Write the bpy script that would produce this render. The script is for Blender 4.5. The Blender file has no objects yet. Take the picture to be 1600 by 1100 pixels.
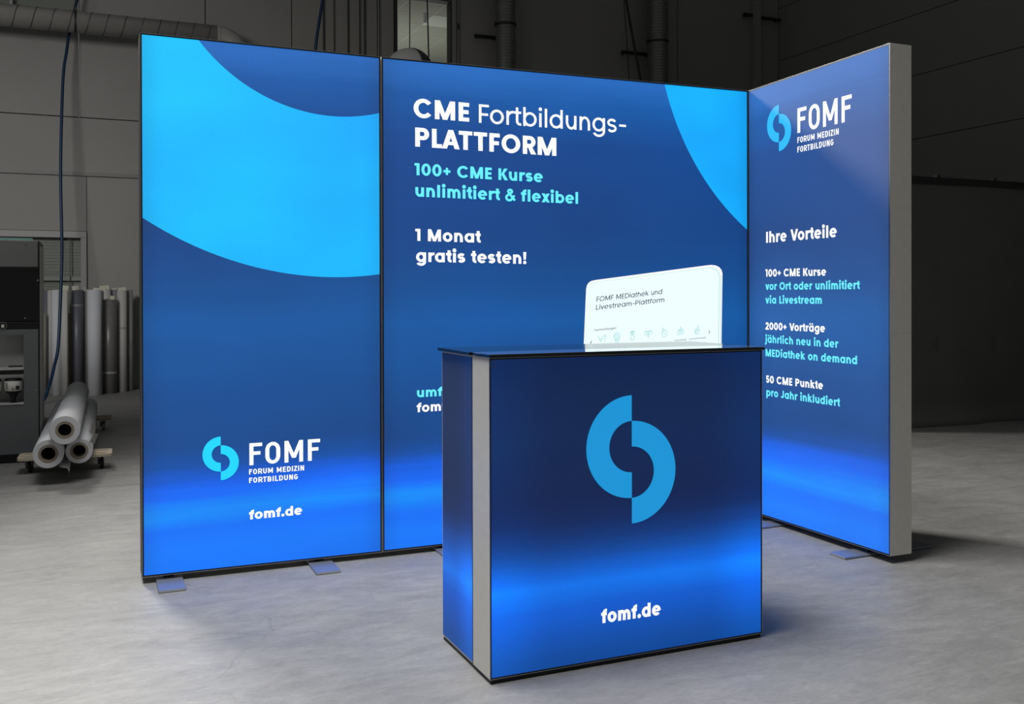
import bpy, bmesh, math, random
from mathutils import Vector, Matrix
random.seed(7)
S = bpy.context.scene
COL = S.collection
PI = math.pi

# ------------------------------------------------------------------ camera
fw = Vector((0.39463, 0.91882, -0.00492)).normalized()
rt = Vector((0.91882, -0.39463, 0.0)).normalized()
up = rt.cross(fw)
roll = -0.00235
r2 = rt * math.cos(roll) + up * math.sin(roll)
u2 = -rt * math.sin(roll) + up * math.cos(roll)
cam_d = bpy.data.cameras.new('camera')
cam = bpy.data.objects.new('camera', cam_d)
COL.objects.link(cam)
m = Matrix.Identity(4)
for i in range(3):
    m[i][0] = r2[i]; m[i][1] = u2[i]; m[i][2] = -fw[i]
m[0][3], m[1][3], m[2][3] = -3.17595, -4.23481, 1.17382
cam.matrix_world = m
cam_d.sensor_width = 36
cam_d.lens = 1522.95 * 36 / 1600
cam_d.shift_y = -(550 - 468.156) / 1600
cam_d.clip_end = 200
S.camera = cam

# ------------------------------------------------------------------ world and lights
w = bpy.data.worlds.new('world'); S.world = w; w.use_nodes = True
bg = w.node_tree.nodes['Background']
bg.inputs[0].default_value = (0.95, 0.98, 1.0, 1); bg.inputs[1].default_value = 0.075

def area(name, loc, target, sx, sy, power, col=(1, 1, 1), spread=180):
    d = bpy.data.lights.new(name, 'AREA'); d.shape = 'RECTANGLE'; d.size = sx; d.size_y = sy
    d.energy = power; d.color = col; d.spread = math.radians(spread)
    o = bpy.data.objects.new(name, d); COL.objects.link(o)
    o.location = loc
    o.rotation_euler = (Vector(target) - Vector(loc)).to_track_quat('-Z', 'Y').to_euler()
    return o
# roof light over the left rear of the hall, then two added fills
area('skylight_rear', (-4.3, 6.0, 6.15), (0.3, -1.0, 1.2), 1.2, 1.0, 165, (1.0, 0.97, 0.92), 68)
area('fill_overhead', (-3.3, -1.1, 7.0), (-2.2, -1.7, 0.0), 3.4, 2.4, 185, (1.0, 0.985, 0.97), 86)  # added unseen fill above the stand, placed to light the floor
area('fill_left', (-6.6, 0.4, 4.2), (-3.4, 8.9, 1.6), 2.0, 1.6, 44, (1.0, 0.98, 0.96), 70)  # added unseen fill for the rear wall and rolls; no window there

S.view_settings.view_transform = 'Standard'
S.view_settings.look = 'None'
S.view_settings.gamma = 1.0
S.view_settings.use_curve_mapping = False
S.view_settings.exposure = 0.0

# ------------------------------------------------------------------ helpers
def lin(c):
    return tuple((x / 12.92 if x <= 0.04045 else ((x + 0.055) / 1.055) ** 2.4) for x in (v / 255 for v in c))
def srgb(r, g, b): return lin((r, g, b)) + (1,)

def mat(name, col, rough=0.6, metal=0.0, noise=0.0, nscale=8.0, bump=0.0, bscale=60.0, spec=0.5, stretch=(1, 1, 1)):
    mt = bpy.data.materials.new(name); mt.use_nodes = True
    nt = mt.node_tree; b = nt.nodes['Principled BSDF']
    b.inputs['Base Color'].default_value = tuple(col[:3]) + (1,)
    b.inputs['Roughness'].default_value = rough
    b.inputs['Metallic'].default_value = metal
    b.inputs['Specular IOR Level'].default_value = spec
    tc = nt.nodes.new('ShaderNodeTexCoord')
    mp = nt.nodes.new('ShaderNodeMapping'); mp.inputs['Scale'].default_value = stretch
    nt.links.new(tc.outputs['Object'], mp.inputs[0])
    if noise:
        n = nt.nodes.new('ShaderNodeTexNoise'); n.inputs['Scale'].default_value = nscale; n.inputs['Detail'].default_value = 5
        nt.links.new(mp.outputs[0], n.inputs['Vector'])
        mr = nt.nodes.new('ShaderNodeMapRange'); mr.inputs[1].default_value = 0.3; mr.inputs[2].default_value = 0.7
        mr.inputs[3].default_value = 1 - noise; mr.inputs[4].default_value = 1 + noise
        nt.links.new(n.outputs[0], mr.inputs[0])
        mx = nt.nodes.new('ShaderNodeMix'); mx.data_type = 'RGBA'; mx.blend_type = 'MULTIPLY'; mx.inputs[0].default_value = 1
        mx.inputs[6].default_value = tuple(col[:3]) + (1,)
        nt.links.new(mr.outputs[0], mx.inputs[7]); nt.links.new(mx.outputs[2], b.inputs['Base Color'])
    if bump:
        n2 = nt.nodes.new('ShaderNodeTexNoise'); n2.inputs['Scale'].default_value = bscale; n2.inputs['Detail'].default_value = 4
        nt.links.new(mp.outputs[0], n2.inputs['Vector'])
        bp = nt.nodes.new('ShaderNodeBump'); bp.inputs['Strength'].default_value = bump; bp.inputs['Distance'].default_value = 0.01
        nt.links.new(n2.outputs[0], bp.inputs['Height']); nt.links.new(bp.outputs[0], b.inputs['Normal'])
    return mt

def obj(name, verts, faces, material, parent=None, loc=None, smooth=False):
    me = bpy.data.meshes.new(name)
    me.from_pydata([tuple(v) for v in verts], [], faces)
    me.validate(); me.update()
    if smooth:
        me.polygons.foreach_set('use_smooth', [True] * len(me.polygons))
    if material: me.materials.append(material)
    o = bpy.data.objects.new(name, me); COL.objects.link(o)
    if parent: o.parent = parent
    if loc: o.location = loc
    return o

def thing(name, label, cat, loc=(0, 0, 0), rz=0.0, group=None):
    o = bpy.data.objects.new(name, None); COL.objects.link(o)
    o.empty_display_size = 0.1
    o.location = loc; o.rotation_euler = (0, 0, rz)
    o['label'] = label; o['category'] = cat
    if group: o['group'] = group
    return o
def tag(o, label, cat, group=None):
    o['label'] = label; o['category'] = cat
    if group: o['group'] = group
    return o
def struct(o): o['kind'] = 'structure'; return o

class MB:
    """collects verts and faces"""
    def __init__(s): s.v = []; s.f = []
    def add(s, vs, fs):
        n = len(s.v); s.v += [tuple(v) for v in vs]; s.f += [tuple(i + n for i in f) for f in fs]; return s
    def box(s, x0, x1, y0, y1, z0, z1):
        return s.add([(x0, y0, z0), (x1, y0, z0), (x1, y1, z0), (x0, y1, z0), (x0, y0, z1), (x1, y0, z1), (x1, y1, z1), (x0, y1, z1)],
                     [(0, 3, 2, 1), (4, 5, 6, 7), (0, 1, 5, 4), (1, 2, 6, 5), (2, 3, 7, 6), (3, 0, 4, 7)])
    def bbox(s, x0, x1, y0, y1, z0, z1, b=0.004):
        bm = bmesh.new(); bmesh.ops.create_cube(bm, size=1)
        for v in bm.verts:
            v.co = Vector(((x0 + x1) / 2 + v.co.x * (x1 - x0), (y0 + y1) / 2 + v.co.y * (y1 - y0), (z0 + z1) / 2 + v.co.z * (z1 - z0)))
        bmesh.ops.bevel(bm, geom=list(bm.edges), offset=b, segments=2, affect='EDGES', profile=0.5)
        bm.verts.index_update()
        s.add([v.co[:] for v in bm.verts], [[v.index for v in f.verts] for f in bm.faces]); bm.free(); return s
    def tube(s, pts, r, seg=10, cap=True, radii=None):
        pts = [Vector(p) for p in pts]; n = len(pts); rings = []
        t0 = (pts[1] - pts[0]).normalized()
        a = Vector((0, 0, 1)) if abs(t0.z) < 0.9 else Vector((1, 0, 0))
        nrm = (a - t0 * a.dot(t0)).normalized()
        for i in range(n):
            t = (pts[min(i + 1, n - 1)] - pts[max(i - 1, 0)]).normalized()
            nrm = (nrm - t * nrm.dot(t)).normalized(); bn = t.cross(nrm)
            rr = radii[i] if radii else r
            rings.append([pts[i] + (nrm * math.cos(2 * PI * k / seg) + bn * math.sin(2 * PI * k / seg)) * rr for k in range(seg)])
        vs = [v for rg in rings for v in rg]; fs = []
        for i in range(n - 1):
            for k in range(seg):
                k2 = (k + 1) % seg
                fs.append((i * seg + k, i * seg + k2, (i + 1) * seg + k2, (i + 1) * seg + k))
        if cap: fs += [tuple(range(seg))[::-1], tuple((n - 1) * seg + k for k in range(seg))]
        return s.add(vs, fs)
    def lathe(s, prof, c=(0, 0, 0), axis=(0, 0, 1), seg=24, close=False):
        """prof: (radius, height) along the axis"""
        ax = Vector(axis).normalized(); a = Vector((1, 0, 0)) if abs(ax.x) < 0.9 else Vector((0, 1, 0))
        e1 = (a - ax * a.dot(ax)).normalized(); e2 = ax.cross(e1); c = Vector(c); vs = []; fs = []
        for (r, h) in prof:
            for k in range(seg):
                th = 2 * PI * k / seg
                vs.append(c + ax * h + (e1 * math.cos(th) + e2 * math.sin(th)) * r)
        n = len(prof)
        for i in range(n if close else n - 1):
            j = (i + 1) % n
            for k in range(seg):
                k2 = (k + 1) % seg
                fs.append((i * seg + k, i * seg + k2, j * seg + k2, j * seg + k))
        return s.add(vs, fs)
    def build(s, name, material, parent=None, loc=None, smooth=False):
        return obj(name, s.v, s.f, material, parent, loc, smooth)

# ------------------------------------------------------------------ materials
M_alu = mat('anodised_aluminium', srgb(216, 212, 202), 0.45, 0.08, 0.03, 30)
M_alu_bright = mat('bright_aluminium_edge', srgb(205, 208, 210), 0.25, 0.8)
M_black = mat('black_rubber_edge', srgb(14, 14, 16), 0.5)
M_foot = mat('brushed_steel_plate', srgb(150, 155, 165), 0.32, 0.6, 0.04, 12, stretch=(1, 12, 1))
M_blackglass = mat('black_glass', (0.004, 0.005, 0.006), 0.035, 0, spec=0.9)
M_polish = mat('polished_clear_facing', (0.72, 0.76, 0.80), 0.05, 0.92)
M_blacksatin = mat('black_satin_board', (0.006, 0.009, 0.012), 0.12, 0, spec=0.75)
M_wall = mat('white_sandwich_panel', srgb(138, 137, 134), 0.65, 0, 0.03, 1.2)
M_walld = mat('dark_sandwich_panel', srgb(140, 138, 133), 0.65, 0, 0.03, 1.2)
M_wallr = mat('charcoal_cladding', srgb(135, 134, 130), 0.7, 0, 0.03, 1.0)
M_trim = mat('grey_rail', srgb(120, 119, 117), 0.5)
M_duct = mat('galvanised_duct', srgb(160, 158, 154), 0.34, 0.2, 0.05, 6)
M_ductd = mat('dull_galvanised_duct', srgb(140, 139, 136), 0.28, 0.6, 0.05, 6)
M_seam = mat('duct_seam', srgb(70, 70, 70), 0.45, 0.6)
M_cable = mat('dark_cable', srgb(28, 30, 34), 0.5)
M_hose = mat('blue_air_hose', srgb(12, 46, 76), 0.4)
M_paper = mat('white_paper_roll', srgb(190, 192, 196), 0.7, 0, 0.02, 5)
M_paper2 = mat('off_white_paper_roll', srgb(176, 175, 172), 0.7, 0, 0.02, 5)
M_greyroll = mat('slate_grey_film_roll', srgb(104, 106, 114), 0.4, 0, 0.06, 6)
M_darkroll = mat('dark_grey_film_roll', srgb(108, 107, 105), 0.35, 0, 0.10, 14)
M_wrap = mat('clear_wrapped_roll', srgb(140, 140, 140), 0.18, 0, 0.12, 18, bump=0.6, bscale=22, stretch=(1, 1, 0.4))
M_beige = mat('beige_tube', srgb(140, 136, 126), 0.7)
M_card = mat('cardboard_core', srgb(128, 118, 104), 0.8, 0, 0.05, 20)
M_tape = mat('pale_tape', srgb(150, 150, 152), 0.3)
M_tag = mat('paper_tag', srgb(196, 194, 178), 0.8)
M_ply = mat('birch_plywood', srgb(190, 178, 158), 0.6, 0, 0.08, 10, stretch=(1, 8, 8))
M_ply2 = mat('raw_plywood', srgb(140, 124, 106), 0.7, 0, 0.08, 10)
M_wheel = mat('black_caster_rubber', srgb(22, 22, 24), 0.6)
M_zinc = mat('zinc_bracket', srgb(150, 150, 150), 0.35, 0.7)
M_mach = mat('slate_grey_enclosure', srgb(92, 96, 98), 0.5, 0, 0.02, 3)
M_mach2 = mat('mid_grey_lid', srgb(92, 92, 92), 0.5, 0, 0.02, 3)
M_mblack = mat('black_acrylic_cover', srgb(8, 8, 9), 0.3)
M_mwhite = mat('pale_grey_sheet_metal', srgb(176, 178, 176), 0.5, 0, 0.02, 4)
M_screw = mat('steel_screw', srgb(170, 170, 170), 0.3, 0.8)
M_glassg = mat('green_edged_sheet', srgb(120, 158, 150), 0.2, 0, 0.05, 9)
M_label = mat('white_bottle_label', srgb(205, 205, 200), 0.6)
M_ink = mat('black_plastic', srgb(14, 14, 15), 0.4)
M_frame = mat('grey_door_frame', srgb(150, 149, 148), 0.5)
M_blind = mat('grey_green_blind', srgb(134, 136, 130), 0.7)
M_curt = mat('black_molton_cloth', srgb(98, 98, 95), 0.85, 0, 0.05, 2.5, bump=0.15, bscale=4)
M_rail = mat('dark_rail', srgb(36, 36, 36), 0.5)
M_dome = mat('grey_lamp_dome', srgb(222, 222, 218), 0.45)
M_domed = mat('dark_dome_side', srgb(50, 50, 50), 0.5)
M_tile = mat('mineral_ceiling_tile', srgb(178, 180, 168), 0.8, 0, 0.03, 4)
M_grid = mat('ceiling_grid', srgb(205, 207, 195), 0.6)
M_lum = mat('pale_light_cover', srgb(225, 228, 218), 0.5)

def glass_mat():
    mt = bpy.data.materials.new('window_glass'); mt.use_nodes = True; nt = mt.node_tree
    for n in list(nt.nodes): nt.nodes.remove(n)
    out = nt.nodes.new('ShaderNodeOutputMaterial'); tr = nt.nodes.new('ShaderNodeBsdfTransparent')
    gl = nt.nodes.new('ShaderNodeBsdfGlossy'); gl.inputs['Roughness'].default_value = 0.02
    lw = nt.nodes.new('ShaderNodeLayerWeight'); lw.inputs[0].default_value = 0.5
    pw_ = nt.nodes.new('ShaderNodeMath'); pw_.operation = 'POWER'; pw_.inputs[1].default_value = 5.0; nt.links.new(lw.outputs['Facing'], pw_.inputs[0])
    fr = nt.nodes.new('ShaderNodeMath'); fr.operation = 'MULTIPLY_ADD'; fr.inputs[1].default_value = 0.9; fr.inputs[2].default_value = 0.05; nt.links.new(pw_.outputs[0], fr.inputs[0])
    tr.inputs[0].default_value = (0.955, 0.965, 0.955, 1)
    mx = nt.nodes.new('ShaderNodeMixShader')
    nt.links.new(fr.outputs[0], mx.inputs[0]); nt.links.new(tr.outputs[0], mx.inputs[1]); nt.links.new(gl.outputs[0], mx.inputs[2])
    nt.links.new(mx.outputs[0], out.inputs[0]); return mt
M_glass = glass_mat()

def floor_mat():
    mt = bpy.data.materials.new('polished_concrete'); mt.use_nodes = True; nt = mt.node_tree; N = nt.nodes.new; L = nt.links.new
    b = nt.nodes['Principled BSDF']; tc = N('ShaderNodeTexCoord')
    def noise(scale, detail, rough=0.6, stretch=(1, 1, 1), dist=0.0, rot=0.0):
        mp = N('ShaderNodeMapping'); mp.inputs['Scale'].default_value = stretch; mp.inputs['Rotation'].default_value = (0, 0, rot)
        L(tc.outputs['Object'], mp.inputs[0])
        n = N('ShaderNodeTexNoise'); n.inputs['Scale'].default_value = scale; n.inputs['Detail'].default_value = detail
        n.inputs['Roughness'].default_value = rough; n.inputs['Distortion'].default_value = dist
        L(mp.outputs[0], n.inputs['Vector']); return n.outputs[0]
    def rng(x, a, b_, c, d):
        r = N('ShaderNodeMapRange'); L(x, r.inputs[0])
        for i, v in zip((1, 2, 3, 4), (a, b_, c, d)): r.inputs[i].default_value = v
        return r.outputs[0]
    def mul(a, b_):
        k = N('ShaderNodeMath'); k.operation = 'MULTIPLY'; L(a, k.inputs[0]); L(b_, k.inputs[1]); return k.outputs[0]
    f = rng(noise(0.5, 5), 0.3, 0.7, 0.90, 1.09)
    f = mul(f, rng(noise(2.2, 9, 0.68, (1, 2.1, 1), 1.6, 0.3), 0.32, 0.68, 0.85, 1.13))
    f = mul(f, rng(noise(7, 9, 0.78, (1, 3.0, 1), 2.2, -0.2), 0.3, 0.7, 0.84, 1.13))
    f = mul(f, rng(noise(26, 8, 0.8, (1, 2.4, 1), 1.5, 0.5), 0.3, 0.7, 0.88, 1.10))
    f = mul(f, rng(noise(60, 5, 0.7), 0.3, 0.7, 0.95, 1.05))
    # dark flecks
    f = mul(f, rng(noise(14, 3, 0.5, (1, 2.2, 1)), 0.20, 0.27, 0.80, 1.0))
    # hairline cracks
    dn = N('ShaderNodeTexNoise'); dn.inputs['Scale'].default_value = 3.0; dn.inputs['Detail'].default_value = 6; L(tc.outputs['Object'], dn.inputs['Vector'])
    mm = N('ShaderNodeMixRGB'); mm.inputs[0].default_value = 0.22; L(tc.outputs['Object'], mm.inputs[1]); L(dn.outputs[1], mm.inputs[2])
    vo = N('ShaderNodeTexVoronoi'); vo.feature = 'DISTANCE_TO_EDGE'; vo.inputs['Scale'].default_value = 1.5; L(mm.outputs[0], vo.inputs['Vector'])
    ck = rng(vo.outputs[0], 0.0, 0.006, 0.0, 1.0)
    msk = rng(noise(1.3, 2), 0.50, 0.60, 0.0, 1.0)
    mx = N('ShaderNodeMath'); mx.operation = 'MAXIMUM'; inv = rng(msk, 0, 1, 1, 0); L(ck, mx.inputs[0]); L(inv, mx.inputs[1])
    f = mul(f, rng(mx.outputs[0], 0, 1, 0.80, 1.0))
    # trowel sweeps
    wv = N('ShaderNodeTexWave'); wv.wave_type = 'RINGS'; wv.inputs['Scale'].default_value = 3.0; wv.inputs['Distortion'].default_value = 9
    wv.inputs['Detail'].default_value = 4; wv.inputs['Detail Scale'].default_value = 1.2
    L(tc.outputs['Object'], wv.inputs['Vector'])
    f = mul(f, rng(wv.outputs[1], 0, 1, 0.975, 1.02))
    mc = N('ShaderNodeMix'); mc.data_type = 'RGBA'; mc.blend_type = 'MULTIPLY'; mc.inputs[0].default_value = 1
    mc.inputs[6].default_value = (0.238, 0.236, 0.229, 1); L(f, mc.inputs[7]); L(mc.outputs[2], b.inputs['Base Color'])
    L(rng(noise(4, 5), 0.3, 0.7, 0.42, 0.62), b.inputs['Roughness'])
    b.inputs['Specular IOR Level'].default_value = 0.4
    bp = N('ShaderNodeBump'); bp.inputs['Strength'].default_value = 0.08; bp.inputs['Distance'].default_value = 0.01
    L(noise(25, 8, 0.7), bp.inputs['Height']); L(bp.outputs[0], b.inputs['Normal'])
    return mt
M_floor = floor_mat()

def ink(c):
    a = srgb(*c); return (max(0, a[0] - .014), max(0, a[1] * .97 - .014), max(0, a[2] * .98 - .016), 1)

def fabric(name, H, W, stops, circles=(), edge=None, cyan=(0, 183, 255), strength=1.0, seed=0.0, slope=0.0):
    """printed back-lit textile.  object space: x across (0..W), z up (0..H)"""
    mt = bpy.data.materials.new(name); mt.use_nodes = True; nt = mt.node_tree; N = nt.nodes.new; L = nt.links.new
    b = nt.nodes['Principled BSDF']; tc = N('ShaderNodeTexCoord'); sp = N('ShaderNodeSeparateXYZ'); L(tc.outputs['Object'], sp.inputs[0])
    def math_(op, a, b_=None, c=None):
        k = N('ShaderNodeMath'); k.operation = op
        for i, v in enumerate((a, b_, c)):
            if v is None: continue
            if isinstance(v, (int, float)): k.inputs[i].default_value = v
            else: L(v, k.inputs[i])
        return k.outputs[0]
    def noise(scale, stretch, detail=3, off=0.0):
        mp = N('ShaderNodeMapping'); mp.inputs['Scale'].default_value = stretch; mp.inputs['Location'].default_value = (off, off, off)
        L(tc.outputs['Object'], mp.inputs[0]); n = N('ShaderNodeTexNoise'); n.inputs['Scale'].default_value = scale; n.inputs['Detail'].default_value = detail
        L(mp.outputs[0], n.inputs['Vector']); return n.outputs[0]
    st = noise(1.0, (0.55, 1, 9.0), 4, seed)                       # long horizontal streaks of the print
    zz = math_('DIVIDE', sp.outputs[2], H)
    zz = math_('ADD', zz, math_('MULTIPLY', math_('SUBTRACT', st, 0.5), 0.06))
    zz = math_('ADD', zz, math_('MULTIPLY', math_('SUBTRACT', noise(1.0, (0.35, 1, 34.0), 3, seed + 5), 0.5), 0.022))
    zz = math_('ADD', zz, math_('MULTIPLY', sp.outputs[0], -0.010 / max(W, .5)))
    if slope: zz = math_('ADD', zz, math_('MULTIPLY', sp.outputs[0], slope))
    cr = N('ShaderNodeValToRGB'); e = cr.color_ramp.elements
    e[0].position = stops[0][0]; e[0].color = ink(stops[0][1]); e[1].position = stops[-1][0]; e[1].color = ink(stops[-1][1])
    for p, c in stops[1:-1]:
        k = e.new(p); k.color = ink(c)
    L(zz, cr.inputs[0]); colr = cr.outputs[0]
    if circles:
        mask = None
        for (cx, cz, r_out, r_in) in circles:
            dx = math_('SUBTRACT', sp.outputs[0], cx); dz = math_('SUBTRACT', sp.outputs[2], cz)
            d = math_('SQRT', math_('ADD', math_('MULTIPLY', dx, dx), math_('MULTIPLY', dz, dz)))
            k = math_('LESS_THAN', d, r_out)
            if r_in: k = math_('MULTIPLY', k, math_('GREATER_THAN', d, r_in))
            mask = k if mask is None else math_('MAXIMUM', mask, k)
        cn = noise(1.1, (1, 1, 1), 2, seed + 3)
        c2 = N('ShaderNodeMix'); c2.data_type = 'RGBA'; c2.inputs[6].default_value = srgb(0, 170, 255); c2.inputs[7].default_value = srgb(0, 192, 255)
        mrr = N('ShaderNodeMapRange'); mrr.inputs[1].default_value = 0.35; mrr.inputs[2].default_value = 0.65; L(cn, mrr.inputs[0]); L(mrr.outputs[0], c2.inputs[0])
        mx = N('ShaderNodeMix'); mx.data_type = 'RGBA'; L(mask, mx.inputs[0]); L(colr, mx.inputs[6]); L(c2.outputs[2], mx.inputs[7]); colr = mx.outputs[2]
    # lamp bars inside the frame: a little uneven, and the cloth weave
    big = N('ShaderNodeMapRange'); big.inputs[1].default_value = 0.3; big.inputs[2].default_value = 0.7; big.inputs[3].default_value = 0.93; big.inputs[4].default_value = 1.07
    L(noise(1.6, (1, 1, 2.0), 2, seed + 9), big.inputs[0])
    wv = N('ShaderNodeMapRange'); wv.inputs[1].default_value = 0.25; wv.inputs[2].default_value = 0.75; wv.inputs[3].default_value = 0.93; wv.inputs[4].default_value = 1.07
    L(noise(160, (1, 1, 1), 3, seed), wv.inputs[0])
    fac = math_('MULTIPLY', big.outputs[0], wv.outputs[0])
    if edge:
        width, lo, hi = edge
        a = math_('MINIMUM', sp.outputs[0], math_('SUBTRACT', W, sp.outputs[0])) if W > .5 else math_('SUBTRACT', W, sp.outputs[0])
        er = N('ShaderNodeMapRange'); er.interpolation_type = 'SMOOTHSTEP'; er.inputs[1].default_value = 0.0; er.inputs[2].default_value = width
        er.inputs[3].default_value = hi; er.inputs[4].default_value = lo; L(a, er.inputs[0]); fac = math_('MULTIPLY', fac, er.outputs[0])
    else:                                                           # soft fall-off right at the frame
        a = math_('MINIMUM', sp.outputs[0], math_('SUBTRACT', W, sp.outputs[0]))
        er = N('ShaderNodeMapRange'); er.interpolation_type = 'SMOOTHSTEP'; er.inputs[1].default_value = -0.01; er.inputs[2].default_value = 0.10
        er.inputs[3].default_value = 0.82; er.inputs[4].default_value = 1.0; L(a, er.inputs[0]); fac = math_('MULTIPLY', fac, er.outputs[0])
    L(colr, b.inputs['Emission Color']); L(math_('MULTIPLY', fac, strength), b.inputs['Emission Strength'])
    b.inputs['Base Color'].default_value = (0.041, 0.045, 0.054, 1); b.inputs['Roughness'].default_value = 0.75
    b.inputs['Specular IOR Level'].default_value = 0.2
    return mt

def print_mat(name, c, strength=1.0, base=(0.06, 0.065, 0.08)):
    mt = bpy.data.materials.new(name); mt.use_nodes = True; b = mt.node_tree.nodes['Principled BSDF']
    b.inputs['Base Color'].default_value = tuple(base) + (1,); b.inputs['Roughness'].default_value = 0.8
    b.inputs['Specular IOR Level'].default_value = 0.2
    b.inputs['Emission Color'].default_value = srgb(*c); b.inputs['Emission Strength'].default_value = strength
    return mt
P_white = print_mat('backlit_white_print', (255, 255, 252), 1.05)
P_cyan = print_mat('backlit_pale_cyan_print', (100, 235, 255), 1.05)
P_navy = print_mat('backlit_navy_print', (8, 42, 66), 1.0, (0.05, 0.05, 0.05))
P_aqua = print_mat('backlit_aqua_print', (130, 205, 208), 1.0)
P_mint = print_mat('backlit_mint_print', (205, 240, 232), 1.0)
P_logo = print_mat('backlit_logo_cyan_print', (0, 214, 255), 1.0)
P_logo2 = print_mat('backlit_logo_blue_print', (0, 184, 252), 1.0)
P_logo3 = print_mat('dim_logo_blue_print', (6, 146, 212), 1.0)
P_screen = print_mat('backlit_screen_print', (238, 254, 254), 1.0)
P_screenw = print_mat('backlit_screen_rim_print', (255, 255, 255), 1.05)

# ------------------------------------------------------------------ lettering (drawn letter by letter from strokes; cap height = 1)
class Pen:
    def __init__(s): s.v = []; s.f = []
    def poly(s, pts):
        n = len(s.v); s.v += pts; s.f.append(tuple(range(n, n + len(pts))))
    def rect(s, x0, y0, x1, y1): s.poly([(x0, y0), (x1, y0), (x1, y1), (x0, y1)])
    def arc(s, cx, cy, rx, ry, a0, a1, tx, ty=None):
        ty = tx if ty is None else ty
        k = max(3, int(abs(a1 - a0) / 10)); n = len(s.v)
        for i in range(k + 1):
            a = math.radians(a0 + (a1 - a0) * i / k); c, d = math.cos(a), math.sin(a)
            s.v += [(cx + rx * c, cy + ry * d), (cx + (rx - tx) * c, cy + (ry - ty) * d)]
        for i in range(k): s.f.append((n + 2 * i, n + 2 * i + 1, n + 2 * i + 3, n + 2 * i + 2))
    def disc(s, cx, cy, r):
        s.poly([(cx + r * math.cos(2 * PI * i / 16), cy + r * math.sin(2 * PI * i / 16)) for i in range(16)])
    def path(s, pts, t):
        P = [Vector(p) for p in pts]; n = len(s.v)
        for i, p in enumerate(P):
            a = (P[i] - P[i - 1]).normalized() if i else (P[1] - P[0]).normalized()
            b = (P[i + 1] - P[i]).normalized() if i < len(P) - 1 else a
            d = (a + b).normalized(); nn = Vector((-d.y, d.x)); q = t / 2 / max(0.5, nn.dot(Vector((-a.y, a.x))))
            s.v += [tuple(p + nn * q), tuple(p - nn * q)]
        for i in range(len(P) - 1): s.f.append((n + 2 * i, n + 2 * i + 1, n + 2 * i + 3, n + 2 * i + 2))
def curve(cx, cy, rx, ry, a0, a1, k=10):
    return [(cx + rx * math.cos(math.radians(a0 + (a1 - a0) * i / k)), cy + ry * math.sin(math.radians(a0 + (a1 - a0) * i / k))) for i in range(k + 1)]

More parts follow.
